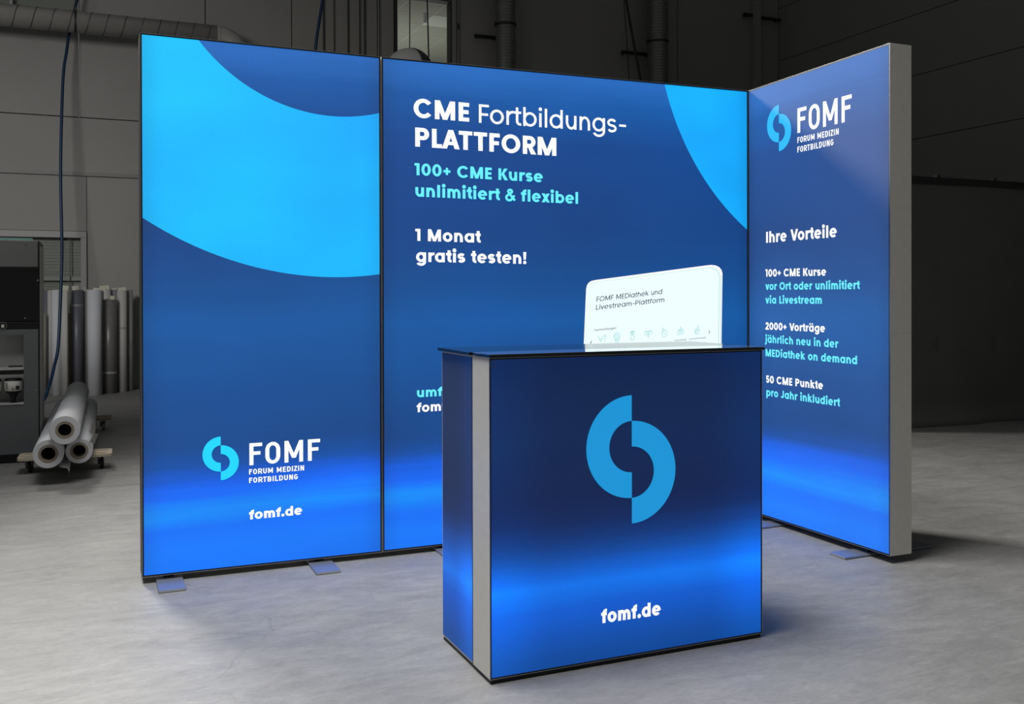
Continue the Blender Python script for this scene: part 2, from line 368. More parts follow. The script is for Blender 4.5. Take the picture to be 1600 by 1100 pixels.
def glyph(p, ch, s, h, X, A, din=False):
    """draw ch into pen p at x = 0; return its width, left bearing, right bearing"""
    S_, R_, D_ = 0.095, 0.055, 0.015
    e = s - 0.14
    W = 0.80 + 0.22 * e; n_ = 0.655 + 0.75 * e; o = 0.012
    if ch == ' ': return 0.44, 0, 0
    if din:
        S_, R_ = 0.10, 0.07
        if ch in 'O': 
            w_ = 0.66; ry = 0.36
            p.arc(w_ / 2, 1 - ry, w_ / 2, ry, 0, 180, s, h); p.arc(w_ / 2, ry, w_ / 2, ry, 180, 360, s, h)
            p.rect(0, ry, s, 1 - ry); p.rect(w_ - s, ry, w_, 1 - ry); return w_, R_, R_
        if ch == 'G':
            w_ = 0.64; ry = 0.36
            p.arc(w_ / 2, 1 - ry, w_ / 2, ry, 25, 180, s, h); p.arc(w_ / 2, ry, w_ / 2, ry, 180, 360, s, h); p.rect(0, ry, s, 1 - ry)
            p.rect(w_ - s, ry, w_, 0.55); p.rect(w_ * .5, 0.55 - h, w_, 0.55); return w_, R_, S_
        if ch == 'M':
            w_ = 0.84
            p.rect(0, 0, s, 1); p.rect(w_ - s, 0, w_, 1)
            p.poly([(0, 1), (s, 1), (w_ / 2 + s / 2, 0.2), (w_ / 2 - s / 2, 0.2)]); p.poly([(w_ - s, 1), (w_, 1), (w_ / 2 + s / 2, 0.2), (w_ / 2 - s / 2, 0.2)]); return w_, S_, S_
        if ch == 'N':
            w_ = 0.66; p.rect(0, 0, s, 1); p.rect(w_ - s, 0, w_, 1); p.poly([(0, 1), (s * 1.1, 1), (w_, 0), (w_ - s * 1.1, 0)]); return w_, S_, S_
        if ch == 'Z':
            w_ = 0.56; p.rect(0, 0, w_, h); p.rect(0, 1 - h, w_, 1); p.poly([(0, h), (s * 1.15, h), (w_, 1 - h), (w_ - s * 1.15, 1 - h)]); return w_, 0.05, 0.05
        if ch == 'U':
            w_ = 0.66; ry = 0.36; p.arc(w_ / 2, ry, w_ / 2, ry, 180, 360, s, h); p.rect(0, ry, s, 1); p.rect(w_ - s, ry, w_, 1); return w_, S_, S_
        if ch == 'D':
            w_ = 0.66; p.rect(0, 0, s, 1); p.rect(0, 0, .3, h); p.rect(0, 1 - h, .3, 1); ry = .36
            p.arc(.3, 1 - ry, w_ - .3, ry, 0, 90, s, h); p.arc(.3, ry, w_ - .3, ry, -90, 0, s, h); p.rect(w_ - s, ry, w_, 1 - ry); return w_, S_, R_
        if ch == 'F':
            w_ = 0.56; p.rect(0, 0, s, 1); p.rect(0, 1 - h, w_, 1); p.rect(0, .46, w_ * .86, .46 + h); return w_, S_, 0.05
        if ch == 'T':
            w_ = 0.62; p.rect(w_ / 2 - s / 2, 0, w_ / 2 + s / 2, 1); p.rect(0, 1 - h, w_, 1); return w_, .03, .03
    c0 = ch
    if ch in 'äöü': ch = {'ä': 'a', 'ö': 'o', 'ü': 'u'}[ch]
    def stemr(x, y0, y1): p.rect(x, y0, x + s, y1)
    def ring(a0=0, a1=360): p.arc(W / 2, X / 2, W / 2, X / 2 + o, a0, a1, s, h)
    if ch == 'a': ring(); stemr(W - s, 0, X); r = (W, R_, S_)
    elif ch == 'b': ring(); stemr(0, 0, A); r = (W, S_, R_)
    elif ch == 'c': ring(42, 318); r = (W * .93, R_, 0.03)
    elif ch == 'd': ring(); stemr(W - s, 0, A); r = (W, R_, S_)
    elif ch == 'e':
        ring(-4, 318); hb = h * .72; p.rect(s * .6, X / 2 - hb / 2, W - s * .4, X / 2 + hb / 2); r = (W, R_, R_)
    elif ch == 'f':
        x1 = 0.11; R = 0.30 + .25 * e; stemr(x1, 0, A - R); p.arc(x1 + R, A - R, R, R, 90, 180, s, h); p.rect(x1 + R - .01, A - h, x1 + R + .07, A)
        p.rect(0, X - h, x1 + R + .06, X); r = (x1 + R + .07, .02, .02)
    elif ch == 'g':
        ring(); stemr(W - s, 0.0, X); p.arc(W / 2, 0.02, W / 2, .34, 0, -155, s, h); r = (W, R_, S_)
    elif ch in 'hn':
        ry = X * .56; stemr(0, 0, A if ch == 'h' else X); p.arc(n_ / 2, X - ry + o, n_ / 2, ry, 0, 170, s, h); stemr(n_ - s, 0, X - ry + o); r = (n_, S_, S_)
    elif ch == 'i': stemr(0, 0, X); p.disc(s / 2, X + .22, s * .60 + .015); r = (s, S_, S_)
    elif ch == 'j':
        stemr(0.1, -.06, X); p.disc(.1 + s / 2, X + .22, s * .60 + .015); p.arc(-.08, -.06, .18 + s, .24, 0, -85, s, h); r = (s + .1, 0.02, S_)
    elif ch == 'k':
        stemr(0, 0, A); w_ = .68 + e
        p.poly([(s * .8, X * .42), (s * .8, X * .42 + s * .9), (w_ - s * 1.35 - .02, X), (w_ - .02, X)][::-1])
        p.poly([(w_ - s * 1.4, 0), (w_, 0), (w_ * .52 + s * .3, X * .60), (w_ * .33, X * .52)]); r = (w_, S_, D_)
    elif ch == 'l': stemr(0, 0, A); r = (s, S_, S_)
    elif ch == 'm':
        w1 = n_ * .94; ry = X * .54
        stemr(0, 0, X)
        for x in (0, w1 - s):
            p.arc(x + w1 / 2, X - ry + o, w1 / 2, ry, 0, 170, s, h); stemr(x + w1 - s, 0, X - ry + o)
        r = (2 * w1 - s, S_, S_)
    elif ch == 'o': ring(); r = (W, R_, R_)
    elif ch == 'p': ring(); stemr(0, -.32, X); r = (W, S_, R_)
    elif ch == 'r':
        w_ = .40 + .9 * e; stemr(0, 0, X); p.arc(w_, X - .36 + o, w_, .36, 88, 172, s, h * 1.05); r = (w_, S_, .02)
    elif ch == 's':
        w_ = .60 + .5 * e; t = (s + h) / 2; ry = (X + 2 * o - t) / 4; rx = (w_ - t) / 2
        p.path(curve(w_ / 2, X / 2 + ry, rx, ry, 25, 270) + curve(w_ / 2, X / 2 - ry, rx, ry, 90, -155)[1:], t * .96); r = (w_, .045, .045)
    elif ch == 't':
        x1 = 0.12; R = .24 + .25 * e; w_ = x1 + R + .07; stemr(x1, R, A * .95); p.arc(x1 + R, R, R, R, 180, 270, s, h); p.rect(x1 + R - .01, 0, w_, h)
        p.rect(0, X - h, w_, X); r = (w_, .02, .03)
    elif ch == 'u':
        ry = X * .56; p.arc(n_ / 2, ry - o, n_ / 2, ry, 180, 350, s, h); stemr(0, ry, X); stemr(n_ - s, 0, X); r = (n_, S_, S_)
    elif ch == 'v':
        w_ = .70 + .7 * e; d = s * 1.08; p.poly([(0, X), (d, X), (w_ / 2 + d / 2, 0), (w_ / 2 - d / 2, 0)]); p.poly([(w_ - d, X), (w_, X), (w_ / 2 + d / 2, 0), (w_ / 2 - d / 2, 0)]); r = (w_, D_, D_)
    elif ch == 'x':
        w_ = .70 + .7 * e; d = s * 1.2; p.poly([(0, X), (d, X), (w_, 0), (w_ - d, 0)]); p.poly([(w_ - d, X), (w_, X), (d, 0), (0, 0)]); r = (w_, D_, D_)
    elif ch == 'A':
        w_ = .92 + .3 * e; d = s * 1.08; p.poly([(0, 0), (d, 0), (w_ / 2 + d / 2, 1), (w_ / 2 - d / 2, 1)]); p.poly([(w_ - d, 0), (w_, 0), (w_ / 2 + d / 2, 1), (w_ / 2 - d / 2, 1)])
        p.rect(w_ * .22, .20, w_ * .78, .20 + h * .85); r = (w_, D_, D_)
    elif ch == 'B':
        p.rect(0, 0, s, 1)
        for y0, y1, w_ in ((0, .54, .66), (.54 - h, 1, .62)):
            rr = (y1 - y0) / 2; p.rect(0, y0, w_ - rr, y0 + h); p.rect(0, y1 - h, w_ - rr, y1); p.arc(w_ - rr, y0 + rr, rr, rr, -90, 90, s, h)
        r = (.66, S_, R_)
    elif ch == 'C': p.arc(.52, .5, .52, .5 + o, 38, 322, s, h); r = (.98, R_, .05)
    elif ch == 'G': p.arc(.52, .5, .52, .5 + o, 38, 350, s, h); p.rect(.56, .5 - h, 1.03, .5); r = (1.03, R_, R_)
    elif ch == 'O': p.arc(.53, .5, .53, .5 + o, 0, 360, s, h); r = (1.06, R_, R_)
    elif ch == 'D': p.rect(0, 0, s, 1); p.rect(0, 0, .36, h); p.rect(0, 1 - h, .36, 1); p.arc(.36, .5, .50, .5, -90, 90, s, h); r = (.86, S_, R_)
    elif ch in 'EF':
        w_ = .57 + .1 * e; p.rect(0, 0, s, 1); p.rect(0, 1 - h, w_, 1)
        if ch == 'E': p.rect(0, 0, w_, h); p.rect(0, .5 - h / 2, w_ * .94, .5 + h / 2)
        else: p.rect(0, .44 - h / 3, w_ * .92, .44 + h * 2 / 3)
        r = (w_, S_, .05)
    elif ch == 'I': p.rect(0, 0, s, 1); r = (s, S_, S_)
    elif ch == 'J': p.rect(.62 - s, .3, .62, 1); p.arc(.31, .31, .31, .32, 0, -165, s, h); r = (.62, .03, S_)
    elif ch == 'K':
        w_ = .78 + .4 * e; p.rect(0, 0, s, 1); p.poly([(s * .8, .40), (w_ - s * 1.3, 1), (w_, 1), (s * .8 + s * .75, .42)][::-1]); p.poly([(w_ - s * 1.3 + .03, 0), (w_ + .03, 0), (w_ * .58, .62), (w_ * .32, .5)]); r = (w_, S_, D_)
    elif ch == 'L': p.rect(0, 0, s, 1); p.rect(0, 0, .54, h); r = (.54, S_, .03)
    elif ch == 'M':
        w_ = 1.02 + .7 * e; d = s * 1.12; yb = 0.0 if s > .2 else .12
        p.rect(0, 0, s, 1); p.rect(w_ - s, 0, w_, 1)
        p.poly([(0, 1), (d, 1), (w_ / 2 + d * .5, yb), (w_ / 2 - d * .42, yb)]); p.poly([(w_ - d, 1), (w_, 1), (w_ / 2 + d * .42, yb), (w_ / 2 - d * .5, yb)]); r = (w_, S_, S_)
    elif ch in 'PR':
        w_ = .70 + .3 * e; bh = .64; p.rect(0, 0, s, 1); p.rect(0, 1 - h, w_ - bh / 2, 1); p.rect(0, 1 - bh, w_ - bh / 2, 1 - bh + h); p.arc(w_ - bh / 2, 1 - bh / 2, bh / 2, bh / 2, -90, 90, s, h)
        if ch == 'R': p.poly([(w_ - s * 1.15 + .02, 0), (w_ + .04, 0), (w_ * .60 + s * .28, .45), (w_ * .36, .45)])
        r = (w_, S_, R_ if ch == 'P' else .03)
    elif ch == 'T': p.rect(.37 - s / 2, 0, .37 + s / 2, 1); p.rect(0, 1 - h, .74, 1); r = (.74, .03, .03)
    elif ch == 'V':
        w_ = .92 + .4 * e; d = s * 1.08; p.poly([(0, 1), (d, 1), (w_ / 2 + d / 2, 0), (w_ / 2 - d / 2, 0)]); p.poly([(w_ - d, 1), (w_, 1), (w_ / 2 + d / 2, 0), (w_ / 2 - d / 2, 0)]); r = (w_, D_, D_)
    elif ch == '0': p.arc(.39, .5, .39, .5 + o, 0, 360, s, h); r = (.78, .06, .06)
    elif ch == '1': p.rect(.17, 0, .17 + s, 1); p.rect(0, 1 - h, .2, 1); r = (.17 + s, .03, S_)
    elif ch == '2':
        t = (s + h) / 2; p.path(curve(.34, .68, .34 - t / 2, .32 - t / 2 + o, 170, -30, 12) + [(.10, .12)], t); p.rect(0, 0, .68, h); r = (.68, .05, .05)
    elif ch == '5':
        t = (s + h) / 2; p.rect(.10, 1 - h, .62, 1); p.poly([(.10, .44), (.10 + s * .8, .44), (.12 + s * .85, 1), (.12, 1)]); p.path([(.13, .52)] + curve(.36, .33, .33 - t / 2, .33 - t / 2, 115, -160, 12), t); r = (.70, .05, .05)
    elif ch == '&':
        t = (s + h) / 2 * .88; p.path([(.86, .04), (.30, .66)] + curve(.42, .80, .17, .19 - t / 4, 190, -30, 9) + [(.25, .50)] + curve(.34, .27, .27, .27 - t / 2 + .06, 120, 300, 9) + [(.62, .18), (.80, .48)], t); r = (.92, .05, .03)
    elif ch == '+': t = h * .95; p.rect(.03, .46 - t / 2, .63, .46 + t / 2); p.rect(.33 - t / 2, .16, .33 + t / 2, .76); r = (.66, .06, .05)
    elif ch == '-': p.rect(0, .36, .44, .36 + h * .95); r = (.44, .07, .04)
    elif ch == '.': p.disc(s * .55, s * .5, s * .56 + .01); r = (s * 1.1, .05, .05)
    elif ch == '!': p.disc(s * .55, s * .5, s * .56 + .01); p.poly([(s * .15, .36), (s * .95, .36), (s * 1.1, 1.0), (0, 1.0)]); r = (s * 1.1, .08, .08)
    else: raise ValueError(ch)
    if c0 in 'äöü':
        cx = r[0] / 2 - (.04 if c0 == 'ä' else 0)
        for q in (-1, 1): p.disc(cx + q * (s * .5 + .07), X + .20, s * .46 + .01)
    return r

KERN = {'LA': -.05, 'AT': -.09, 'TT': .02, 'Vo': -.09, 'vo': -.03, 'ra': -.02, 's-': .05, 'Fo': -.04, 'rt': -.01}
STY = {'b': (.248, .208, .775, 1.04, 0.0), 'x': (.275, .225, .785, 1.05, -0.012), 'r': (.145, .130, .77, 1.04, 0.0),
       'n': (.110, .105, .77, 1.04, 0.02), 'd': (.175, .155, .72, 1, 0.02), 'e': (.20, .175, .72, 1, 0.03)}

def text_words(txt, u0, z0, u1, z1, cap, sty, shear=0.0):
    """one (verts, faces) pair per word"""
    s, h, X, A, trk = STY[sty]; words = [([], [])]; prev = ''; x = 0.0; first = True; right = 0
    for ch in txt:
        p = Pen(); wd, lb, rb = glyph(p, ch, s, h, X, A, sty in 'de')
        if first: x = 0.0; first = False
        else: x += lb + trk
        x += KERN.get(prev + ch, 0); prev = ch
        if ch == ' ': words.append(([], []))
        v, f = words[-1]
        n = len(v); v += [(a + x, b) for a, b in p.v]; f += [tuple(i + n for i in q) for q in p.f]
        x += wd; right = x; x += rb
    k = (u1 - u0) / right; sl = (z1 - z0) / right
    return [([(u0 + a * k + shear * b * cap, z0 + a * sl + b * cap) for a, b in v], f) for v, f in words if v]

def flat_part(name, pts2, faces, material, parent, y=-0.0012, label=None):
    """2-d shapes (u, z) laid on the cloth (local y = y)"""
    o = obj(name, [(a, y, b) for a, b in pts2], faces, material, parent)
    if label: o['label'] = label
    return o
COLS = {'w': (P_white, 'white printed lettering'), 'c': (P_cyan, 'pale cyan printed lettering'), 'n': (P_navy, 'dark teal printed lettering')}
def lettering(parent, txt, u0, z0, u1, z1, cap, sty, col, shear=0.0, y=-0.0012, du=0.0, dz=0.0):
    mt, lb = COLS[col]
    for v, f in text_words(txt, u0 + du, z0 + dz, u1 + du, z1 + dz, cap, sty, shear):
        flat_part('lettering', v, f, mt, parent, y, lb)
def emblem(parent, cu, ztop, R, material):
    for side, zc, a0, a1 in (('l', ztop - R, 90, 270), ('r', ztop - 1.5 * R, -90, 90)):
        p = Pen()
        k = 40; 
        for i in range(k + 1):
            a = math.radians(a0 + (a1 - a0) * i / k); p.v += [(cu + R * math.cos(a), zc + R * math.sin(a)), (cu + R * .5 * math.cos(a), zc + R * .5 * math.sin(a))]
        for i in range(k): p.f.append((2 * i, 2 * i + 1, 2 * i + 3, 2 * i + 2))
        flat_part('emblem_half_ring', p.v, p.f, material, parent, -0.0012, 'cyan half ring of the round emblem')

# ------------------------------------------------------------------ the hall
YW = 8.944; XR = 7.322
fl = bpy.data.objects.new('floor', None); COL.objects.link(fl); struct(fl)
YJ = 2.262
MB().box(-14, 12, -9, YJ - 0.004, -0.12, 0).build('floor_slab', M_floor, fl)
MB().box(-14, 12, YJ + 0.004, 16, -0.12, 0).build('floor_slab', M_floor, fl)
MB().box(-14, 12, -9, 16, -0.25, -0.12).build('sub_base', M_rail, fl)

wb = bpy.data.objects.new('wall_back', None); COL.objects.link(wb); struct(wb)
g = 0.006
def wp(x0, x1, z0, z1, mt, y=YW, par=None):
    return MB().box(x0 + g, x1 - g, y, y + 0.12, z0 + g, z1 - g).build('wall_panel', mt, par or wb)
# lower part, left of the dark section; door opening x -4.42..-3.25, up to z 1.968
wp(-11.0, -4.42, 0, 2.70, M_wall); wp(-3.25, 0.0, 0, 2.70, M_wall); wp(-4.42, -3.25, 1.968, 2.70, M_wall)
wp(-11.0, 0.0, 2.70, 3.378, M_wall)
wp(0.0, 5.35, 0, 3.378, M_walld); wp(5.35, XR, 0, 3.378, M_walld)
# upper part: window_2 opening x -4.6..-3.33 from z 4.60 ; window_1 opening x .70..1.55, z 4.40..5.38
wp(-11.0, -4.6, 3.378, 8.2, M_wall); wp(-4.6, -3.33, 3.378, 4.60, M_wall); wp(-4.6, -3.33, 5.6, 8.2, M_wall); wp(-3.33, -1.83, 3.378, 8.2, M_wall)
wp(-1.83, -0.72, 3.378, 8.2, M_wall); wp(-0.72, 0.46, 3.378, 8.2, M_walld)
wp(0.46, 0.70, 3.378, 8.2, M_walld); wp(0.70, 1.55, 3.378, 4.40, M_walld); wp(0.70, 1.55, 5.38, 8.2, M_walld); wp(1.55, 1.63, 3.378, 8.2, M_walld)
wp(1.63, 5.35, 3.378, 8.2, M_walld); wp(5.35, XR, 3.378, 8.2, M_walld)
MB().box(-11, -3.42 - 1.0, YW + 0.122, YW + 0.2, 0, 8.2).box(-3.25, 0.7, YW + 0.122, YW + 0.2, 0, 8.2).box(1.55, XR + .3, YW + 0.122, YW + 0.2, 0, 8.2).build('wall_core', M_rail, wb)
tr = MB().box(-11, 0.0, YW - 0.035, YW, 2.655, 2.70).build('trim_1', M_trim); struct(tr)
tr = MB().box(-11, 0.0, YW - 0.012, YW, 2.70, 2.745).build('trim_2', M_wall); struct(tr)
bs = MB().box(-3.25, XR, YW - 0.015, YW, 0, 0.05).build('baseboard_back', M_trim); struct(bs)

wr = bpy.data.objects.new('wall_right', None); COL.objects.link(wr); struct(wr)
zs = [0.0, 0.71, 1.58, 2.45, 3.326, 4.206, 5.05, 5.92, 6.79, 8.2]
for i in range(9):
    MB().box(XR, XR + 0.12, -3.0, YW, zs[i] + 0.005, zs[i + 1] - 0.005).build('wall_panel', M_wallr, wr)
MB().box(XR + 0.115, XR + 0.3, -3.0, YW + .3, 0, 8.2).build('wall_core', M_rail, wr)
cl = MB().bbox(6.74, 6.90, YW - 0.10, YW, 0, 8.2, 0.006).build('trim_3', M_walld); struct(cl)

# door with glass and blind
dr = bpy.data.objects.new('door_1', None); COL.objects.link(dr); struct(dr); dr.location = (-3.83, YW, 0)
ox = -3.83
MB().bbox(-4.42 - ox, -3.25 - ox, -0.035, 0.06, 1.888, 1.968, .004).bbox(-3.317 - ox, -3.25 - ox, -0.035, 0.06, 0, 1.888, .004).bbox(-4.42 - ox, -4.353 - ox, -0.035, 0.06, 0, 1.888, .004).build('door_frame', M_frame, dr)
MB().box(-4.353 - ox, -3.317 - ox, 0.01, 0.018, 0.02, 1.888).build('glass_pane', M_glass, dr)
MB().box(-3.442 - ox, -3.434 - ox, 0.0, 0.02, 0.02, 1.888).build('pane_joint', M_rail, dr)
MB().bbox(-4.353 - ox, -3.317 - ox, 0.02, 0.05, 1.36, 1.41, .003).build('cross_bar', M_frame, dr)
slat_me = None
for i in range(48):
    z = 0.04 + i * 0.0385
    if slat_me is None:
        o = obj('blind_slat', [(-0.52, 0.075, -.021), (0.513, 0.075, -.021), (0.513, 0.083, .021), (-0.52, 0.083, .021), (-0.52, 0.077, -.022), (0.513, 0.077, -.022), (0.513, 0.085, .020), (-0.52, 0.085, .020)],
                [(0, 1, 2, 3), (7, 6, 5, 4), (0, 4, 5, 1), (3, 2, 6, 7)], M_blind, dr); slat_me = o.data
    else:
        o = bpy.data.objects.new('blind_slat', slat_me); COL.objects.link(o); o.parent = dr
    o.location = (0, 0, z)
MB().box(-0.6, 0.6, 0.13, 0.16, 0, 1.97).build('door_backing', M_blind, dr)
p = MB().lathe([(0.033, -.001), (0.036, -.001), (0.036, 0), (0.033, 0)], (-3.589 - ox, 0.008, 1.458), (0, -1, 0), 24, close=True).build('round_sticker', M_frame, dr)

# office window in the dark wall, with the room behind
wn = bpy.data.objects.new('window_1', None); COL.objects.link(wn); struct(wn); wn.location = (1.125, YW, 4.40)
wx = 1.125; wz = 4.40
MB().box(.70 - wx, .742 - wx, -.03, .14, 0, .98).box(1.538 - wx, 1.55 - wx, -.01, .14, 0, .98).box(.742 - wx, 1.538 - wx, -.01, .14, .968, .98).box(.742 - wx, 1.522 - wx, -.03, .14, 0, .03).build('window_frame', M_rail, wn)
MB().box(.742 - wx, 1.538 - wx, .05, .056, .03, .968).build('glass_pane', M_glass, wn)
MB().box(.60 - wx, 1.60 - wx, -.06, .0, .015, .04).build('window_sill', M_frame, wn)
ce = bpy.data.objects.new('ceiling', None); COL.objects.link(ce); struct(ce); ce.location = (1.0, 11.0, 5.62)
tile_me = None
for i in range(9):
    for j in range(9):
        lum = (i, j) in ((5, 2), (5, 6), (2, 4))
        x = -1.2 + i * 0.6 - 1.0; y = 9.3 + j * 0.6 - 11.0
        if lum:
            MB().box(.004, .596, .004, .596, -.004, .012).build('light_cover', M_lum, ce, (x, y, 0)); continue
        if tile_me is None:
            o = MB().box(.012, .588, .012, .588, 0, .015).build('ceiling_tile', M_tile, ce); tile_me = o.data
        else:
            o = bpy.data.objects.new('ceiling_tile', tile_me); COL.objects.link(o); o.parent = ce
        o.location = (x, y, 0)
b = MB()
for i in range(10):
    b.box(-2.2 + i * .6 - .011, -2.2 + i * .6 + .011, -1.7, 3.7, -.003, .0)
    b.box(-2.2, 3.2, -1.7 + i * .6 - .011, -1.7 + i * .6 + .011, -.003, .0)
b.build('ceiling_grid', M_grid, ce)
ow = MB().box(-1.25, -1.2, 9.15, 14.7, 3.2, 5.62).box(4.2, 4.25, 9.15, 14.7, 3.2, 5.62).box(-1.25, 4.25, 14.7, 14.8, 3.2, 5.62).box(-1.25, 4.25, 9.15, 14.8, 3.1, 3.2).build('wall_office', M_tile); struct(ow)
rf = MB().box(-1.3, 4.3, 9.15, 14.8, 5.64, 5.75).build('trim_4', M_rail); struct(rf)
area('fill_office', (1.6, 12.0, 3.6), (1.5, 12.0, 5.6), 2.0, 2.0, 24, (1, 1, .96))  # added upward fill that brightens the office ceiling

w2_ = bpy.data.objects.new('window_2', None); COL.objects.link(w2_); struct(w2_); w2_.location = (-3.965, YW, 4.60)
MB().box(-.635, .635, -.02, .1, -.0, .035).box(-.635, -.60, -.02, .1, .035, 1.0).box(.60, .635, -.02, .1, .035, 1.0).box(-.12, -.09, -.02, .1, .035, 1.0).box(-.6, .6, -.02, .1, .965, 1.0).build('window_frame', M_frame, w2_)
MB().box(-.6, -.12, .04, .046, .035, .965).build('glass_pane', M_glass, w2_)
MB().box(-.09, .6, .04, .046, .035, .965).build('glass_pane', M_glass, w2_)
MB().box(-.64, .64, .11, .13, .0, 1.0).build('roller_blind', M_blind, w2_)

# ------------------------------------------------------------------ black cloth screen, right
cu = thing('cloth_screen', 'black cloth screen hung from a dark rail at the far right of the hall', 'curtain', (5.0, 2.28, 0))
nx, nz = 90, 40; vs = []; fs = []
for j in range(nz + 1):
    for i in range(nx + 1):
        x = -2.3 + 4.6 * i / nx; z = 2.19 * j / nz + 0.004
        y = 0.012 * math.sin(x * 3.1 + .6) + 0.006 * math.sin(x * 9 + z * 2) * (1 - z / 2.4)
        for (dx, dz) in ((-1.214, 1.45), (-1.214, .727), (-.508, 1.457), (-.508, .735), (.2, 1.46), (.2, .74)):
            d2 = (x - dx) ** 2 + (z - dz) ** 2; y += 0.035 * math.exp(-d2 / .0016)
            if z < dz: y += 0.006 * math.exp(-((x - dx - (dz - z) * .35) ** 2) / .0012) * math.exp(-(dz - z) * 3)
        if z < .22:
            t = 1 - z / .22; y -= .10 * t * t + .012 * math.sin(x * 5 + 1) * t; z -= .0
        vs.append((x, y, z))
for j in range(nz):
    for i in range(nx):
        a = j * (nx + 1) + i; fs.append((a, a + 1, a + nx + 2, a + nx + 1))
c_ = obj('cloth', vs, fs, M_curt, cu, smooth=True)
md = c_.modifiers.new('thick', 'SOLIDIFY'); md.thickness = 0.004
MB().bbox(-2.3, 2.3, -.02, .02, 2.15, 2.215, .004).build('rail', M_rail, cu)
for x in (-1.245, -.549, .15, .85):
    MB().bbox(x - .02, x + .02, -.028, .028, 2.19, 2.235, .004).build('clip', M_rail, cu)
for x in (-2.25, 2.25):
    MB().tube([(x, .03, 0), (x, .03, 2.2)], .016, 8).build('post', M_rail, cu)

# ------------------------------------------------------------------ ducts, cables, lamp
dc = thing('spiral_duct', 'long horizontal spiral ventilation duct along the rear wall, top left', 'duct', (-4.0, 8.5, 4.40))
def duct_z(x): return 4.4375 + (x + 4.156) * 0.0
dz0 = 0.0375; R = 0.128
pts = [(-7, 0, dz0), (-4, 0, dz0), (2.28, 0, dz0)]
MB().tube(pts, R, 32).build('duct_run', M_duct, dc, smooth=True)
el = [(2.28, 0, dz0)] + [(2.28 + .26 * math.sin(a), 0, dz0 - .26 * (1 - math.cos(a))) for a in [i * PI / 2 / 12 for i in range(1, 13)]] + [(2.54, 0, dz0 - 1.3)]
MB().tube(el, R, 32).build('duct_elbow', M_duct, dc, smooth=True)
hp = []
for i in range(int(9.2 / .196 * 24)):
    a = 2 * PI * i / 24; hp.append((-7 + .196 * i / 24, (R + .001) * math.sin(a), dz0 + (R + .001) * math.cos(a)))
hp = [q for q in hp if q[0] < 2.2]
MB().tube(hp, .0045, 6).build('spiral_seam', M_seam, dc)
for x in (2.24, 2.50):
    pass
MB().lathe([(R, -.02), (R + .008, -.02), (R + .008, .02), (R, .02)], (2.28, 0, dz0), (1, 0, 0), 32).build('coupling_band', M_duct, dc)
MB().lathe([(R, -.012), (R + .007, -.012), (R + .007, .012), (R, .012)], (.643, 0, dz0), (1, 0, 0), 32).tube([(.643, 0, dz0 + R), (.643, 0, dz0 + 3.4)], .006, 8).bbox(.625, .661, -.015, .015, dz0 + R, dz0 + R + .05, .003).build('pipe_hanger', M_cable, dc)

def vduct(name, x, r, label, zc):
    t = thing(name, label, 'duct', (x, 8.6, 0), 0, 'vertical spiral ducts on the dark rear wall')
    prof = []; z = 0.0
    while z < 8.0:
        prof += [(r, z), (r + .006, z + .008), (r + .006, z + .016), (r, z + .024)]; z += .045
    MB().lathe(prof, (0, 0, 0), (0, 0, 1), 40).build('duct_pipe', M_ductd, t, smooth=False)
    MB().lathe([(r, -.015), (r + .014, -.015), (r + .014, .015), (r, .015)], (0, 0, zc), (0, 0, 1), 36).bbox(-r - .03, -r, -.015, .015, zc - .015, zc + .03, .003).build('clamp_band', M_rail, t)
    return t
vduct('spiral_duct', 2.248, .140, 'left one of two dark vertical spiral ducts, beside the office window', 5.02)
vduct('spiral_duct', 4.775, .155, 'right one of two dark vertical spiral ducts, behind the crossing cables', 5.03)
def bracket(x0, x1, z, label):
    t = thing('mounting_rail', label, 'rail', (x0, YW, z), 0, 'short dark mounting rails on the rear wall')
    L_ = x1 - x0
    MB().bbox(0, L_, -.10, -.06, -.022, .022, .004).build('rail_bar', M_black, t)
    for q in (.06, L_ - .06): MB().bbox(q - .02, q + .02, -.06, 0, -.015, .015, .003).build('stand_off', M_black, t)
bracket(1.875, 2.30, 4.90, 'short dark mounting rail left of the vertical duct near the office window')
bracket(4.29, 4.82, 4.90, 'short dark mounting rail behind the crossed cables')
bracket(6.56, 6.735, 5.73, 'stub of dark mounting rail just left of the corner pillar')
bracket(6.905, 7.30, 5.71, 'short dark mounting rail between the corner pillar and the right wall')

def cable(name, pts, r, mt, label, cat, group=None, seg=8):
    p0 = Vector(pts[-1]); b = MB().tube([Vector(q) - p0 for q in pts], r, seg)
    o = b.build(name, mt, None, p0, True); tag(o, label, cat, group); return o
def smooth_pts(P, k=6):
    P = [Vector(p) for p in P]; out = []
    Q = [P[0] * 2 - P[1]] + P + [P[-1] * 2 - P[-2]]
    for i in range(1, len(Q) - 2):
        for j in range(k):
            t = j / k; a, b_, c, d = Q[i - 1], Q[i], Q[i + 1], Q[i + 2]
            out.append(.5 * ((2 * b_) + (c - a) * t + (2 * a - 5 * b_ + 4 * c - d) * t * t + (3 * b_ - a - 3 * c + d) * t ** 3))
    out.append(P[-1]); return out
gC = 'thin vertical cables and conduits on the dark rear wall'
LC = ['leftmost thin dark cable on the dark rear wall', 'second thin dark cable from the left on the dark rear wall', 'third thin dark cable from the left on the dark rear wall',
      'left cable of the close pair above the panel joint', 'right cable of the close pair above the panel joint', 'thin cable with a small clamp directly above the panel joint']
for i, (x, r) in enumerate(((-.30, .010), (-.157, .006), (.037, .009), (.197, .007), (.268, .009), (.48, .006))):
    cable('wall_cable', [(x, YW - .03, 7.8), (x + .01, YW - .03, 2.5)], r, M_cable, LC[i], 'cable', gC)
cc = thing('wall_conduit', 'slim grey conduit right of the office window', 'conduit', (1.65, YW - .03, 3.0))
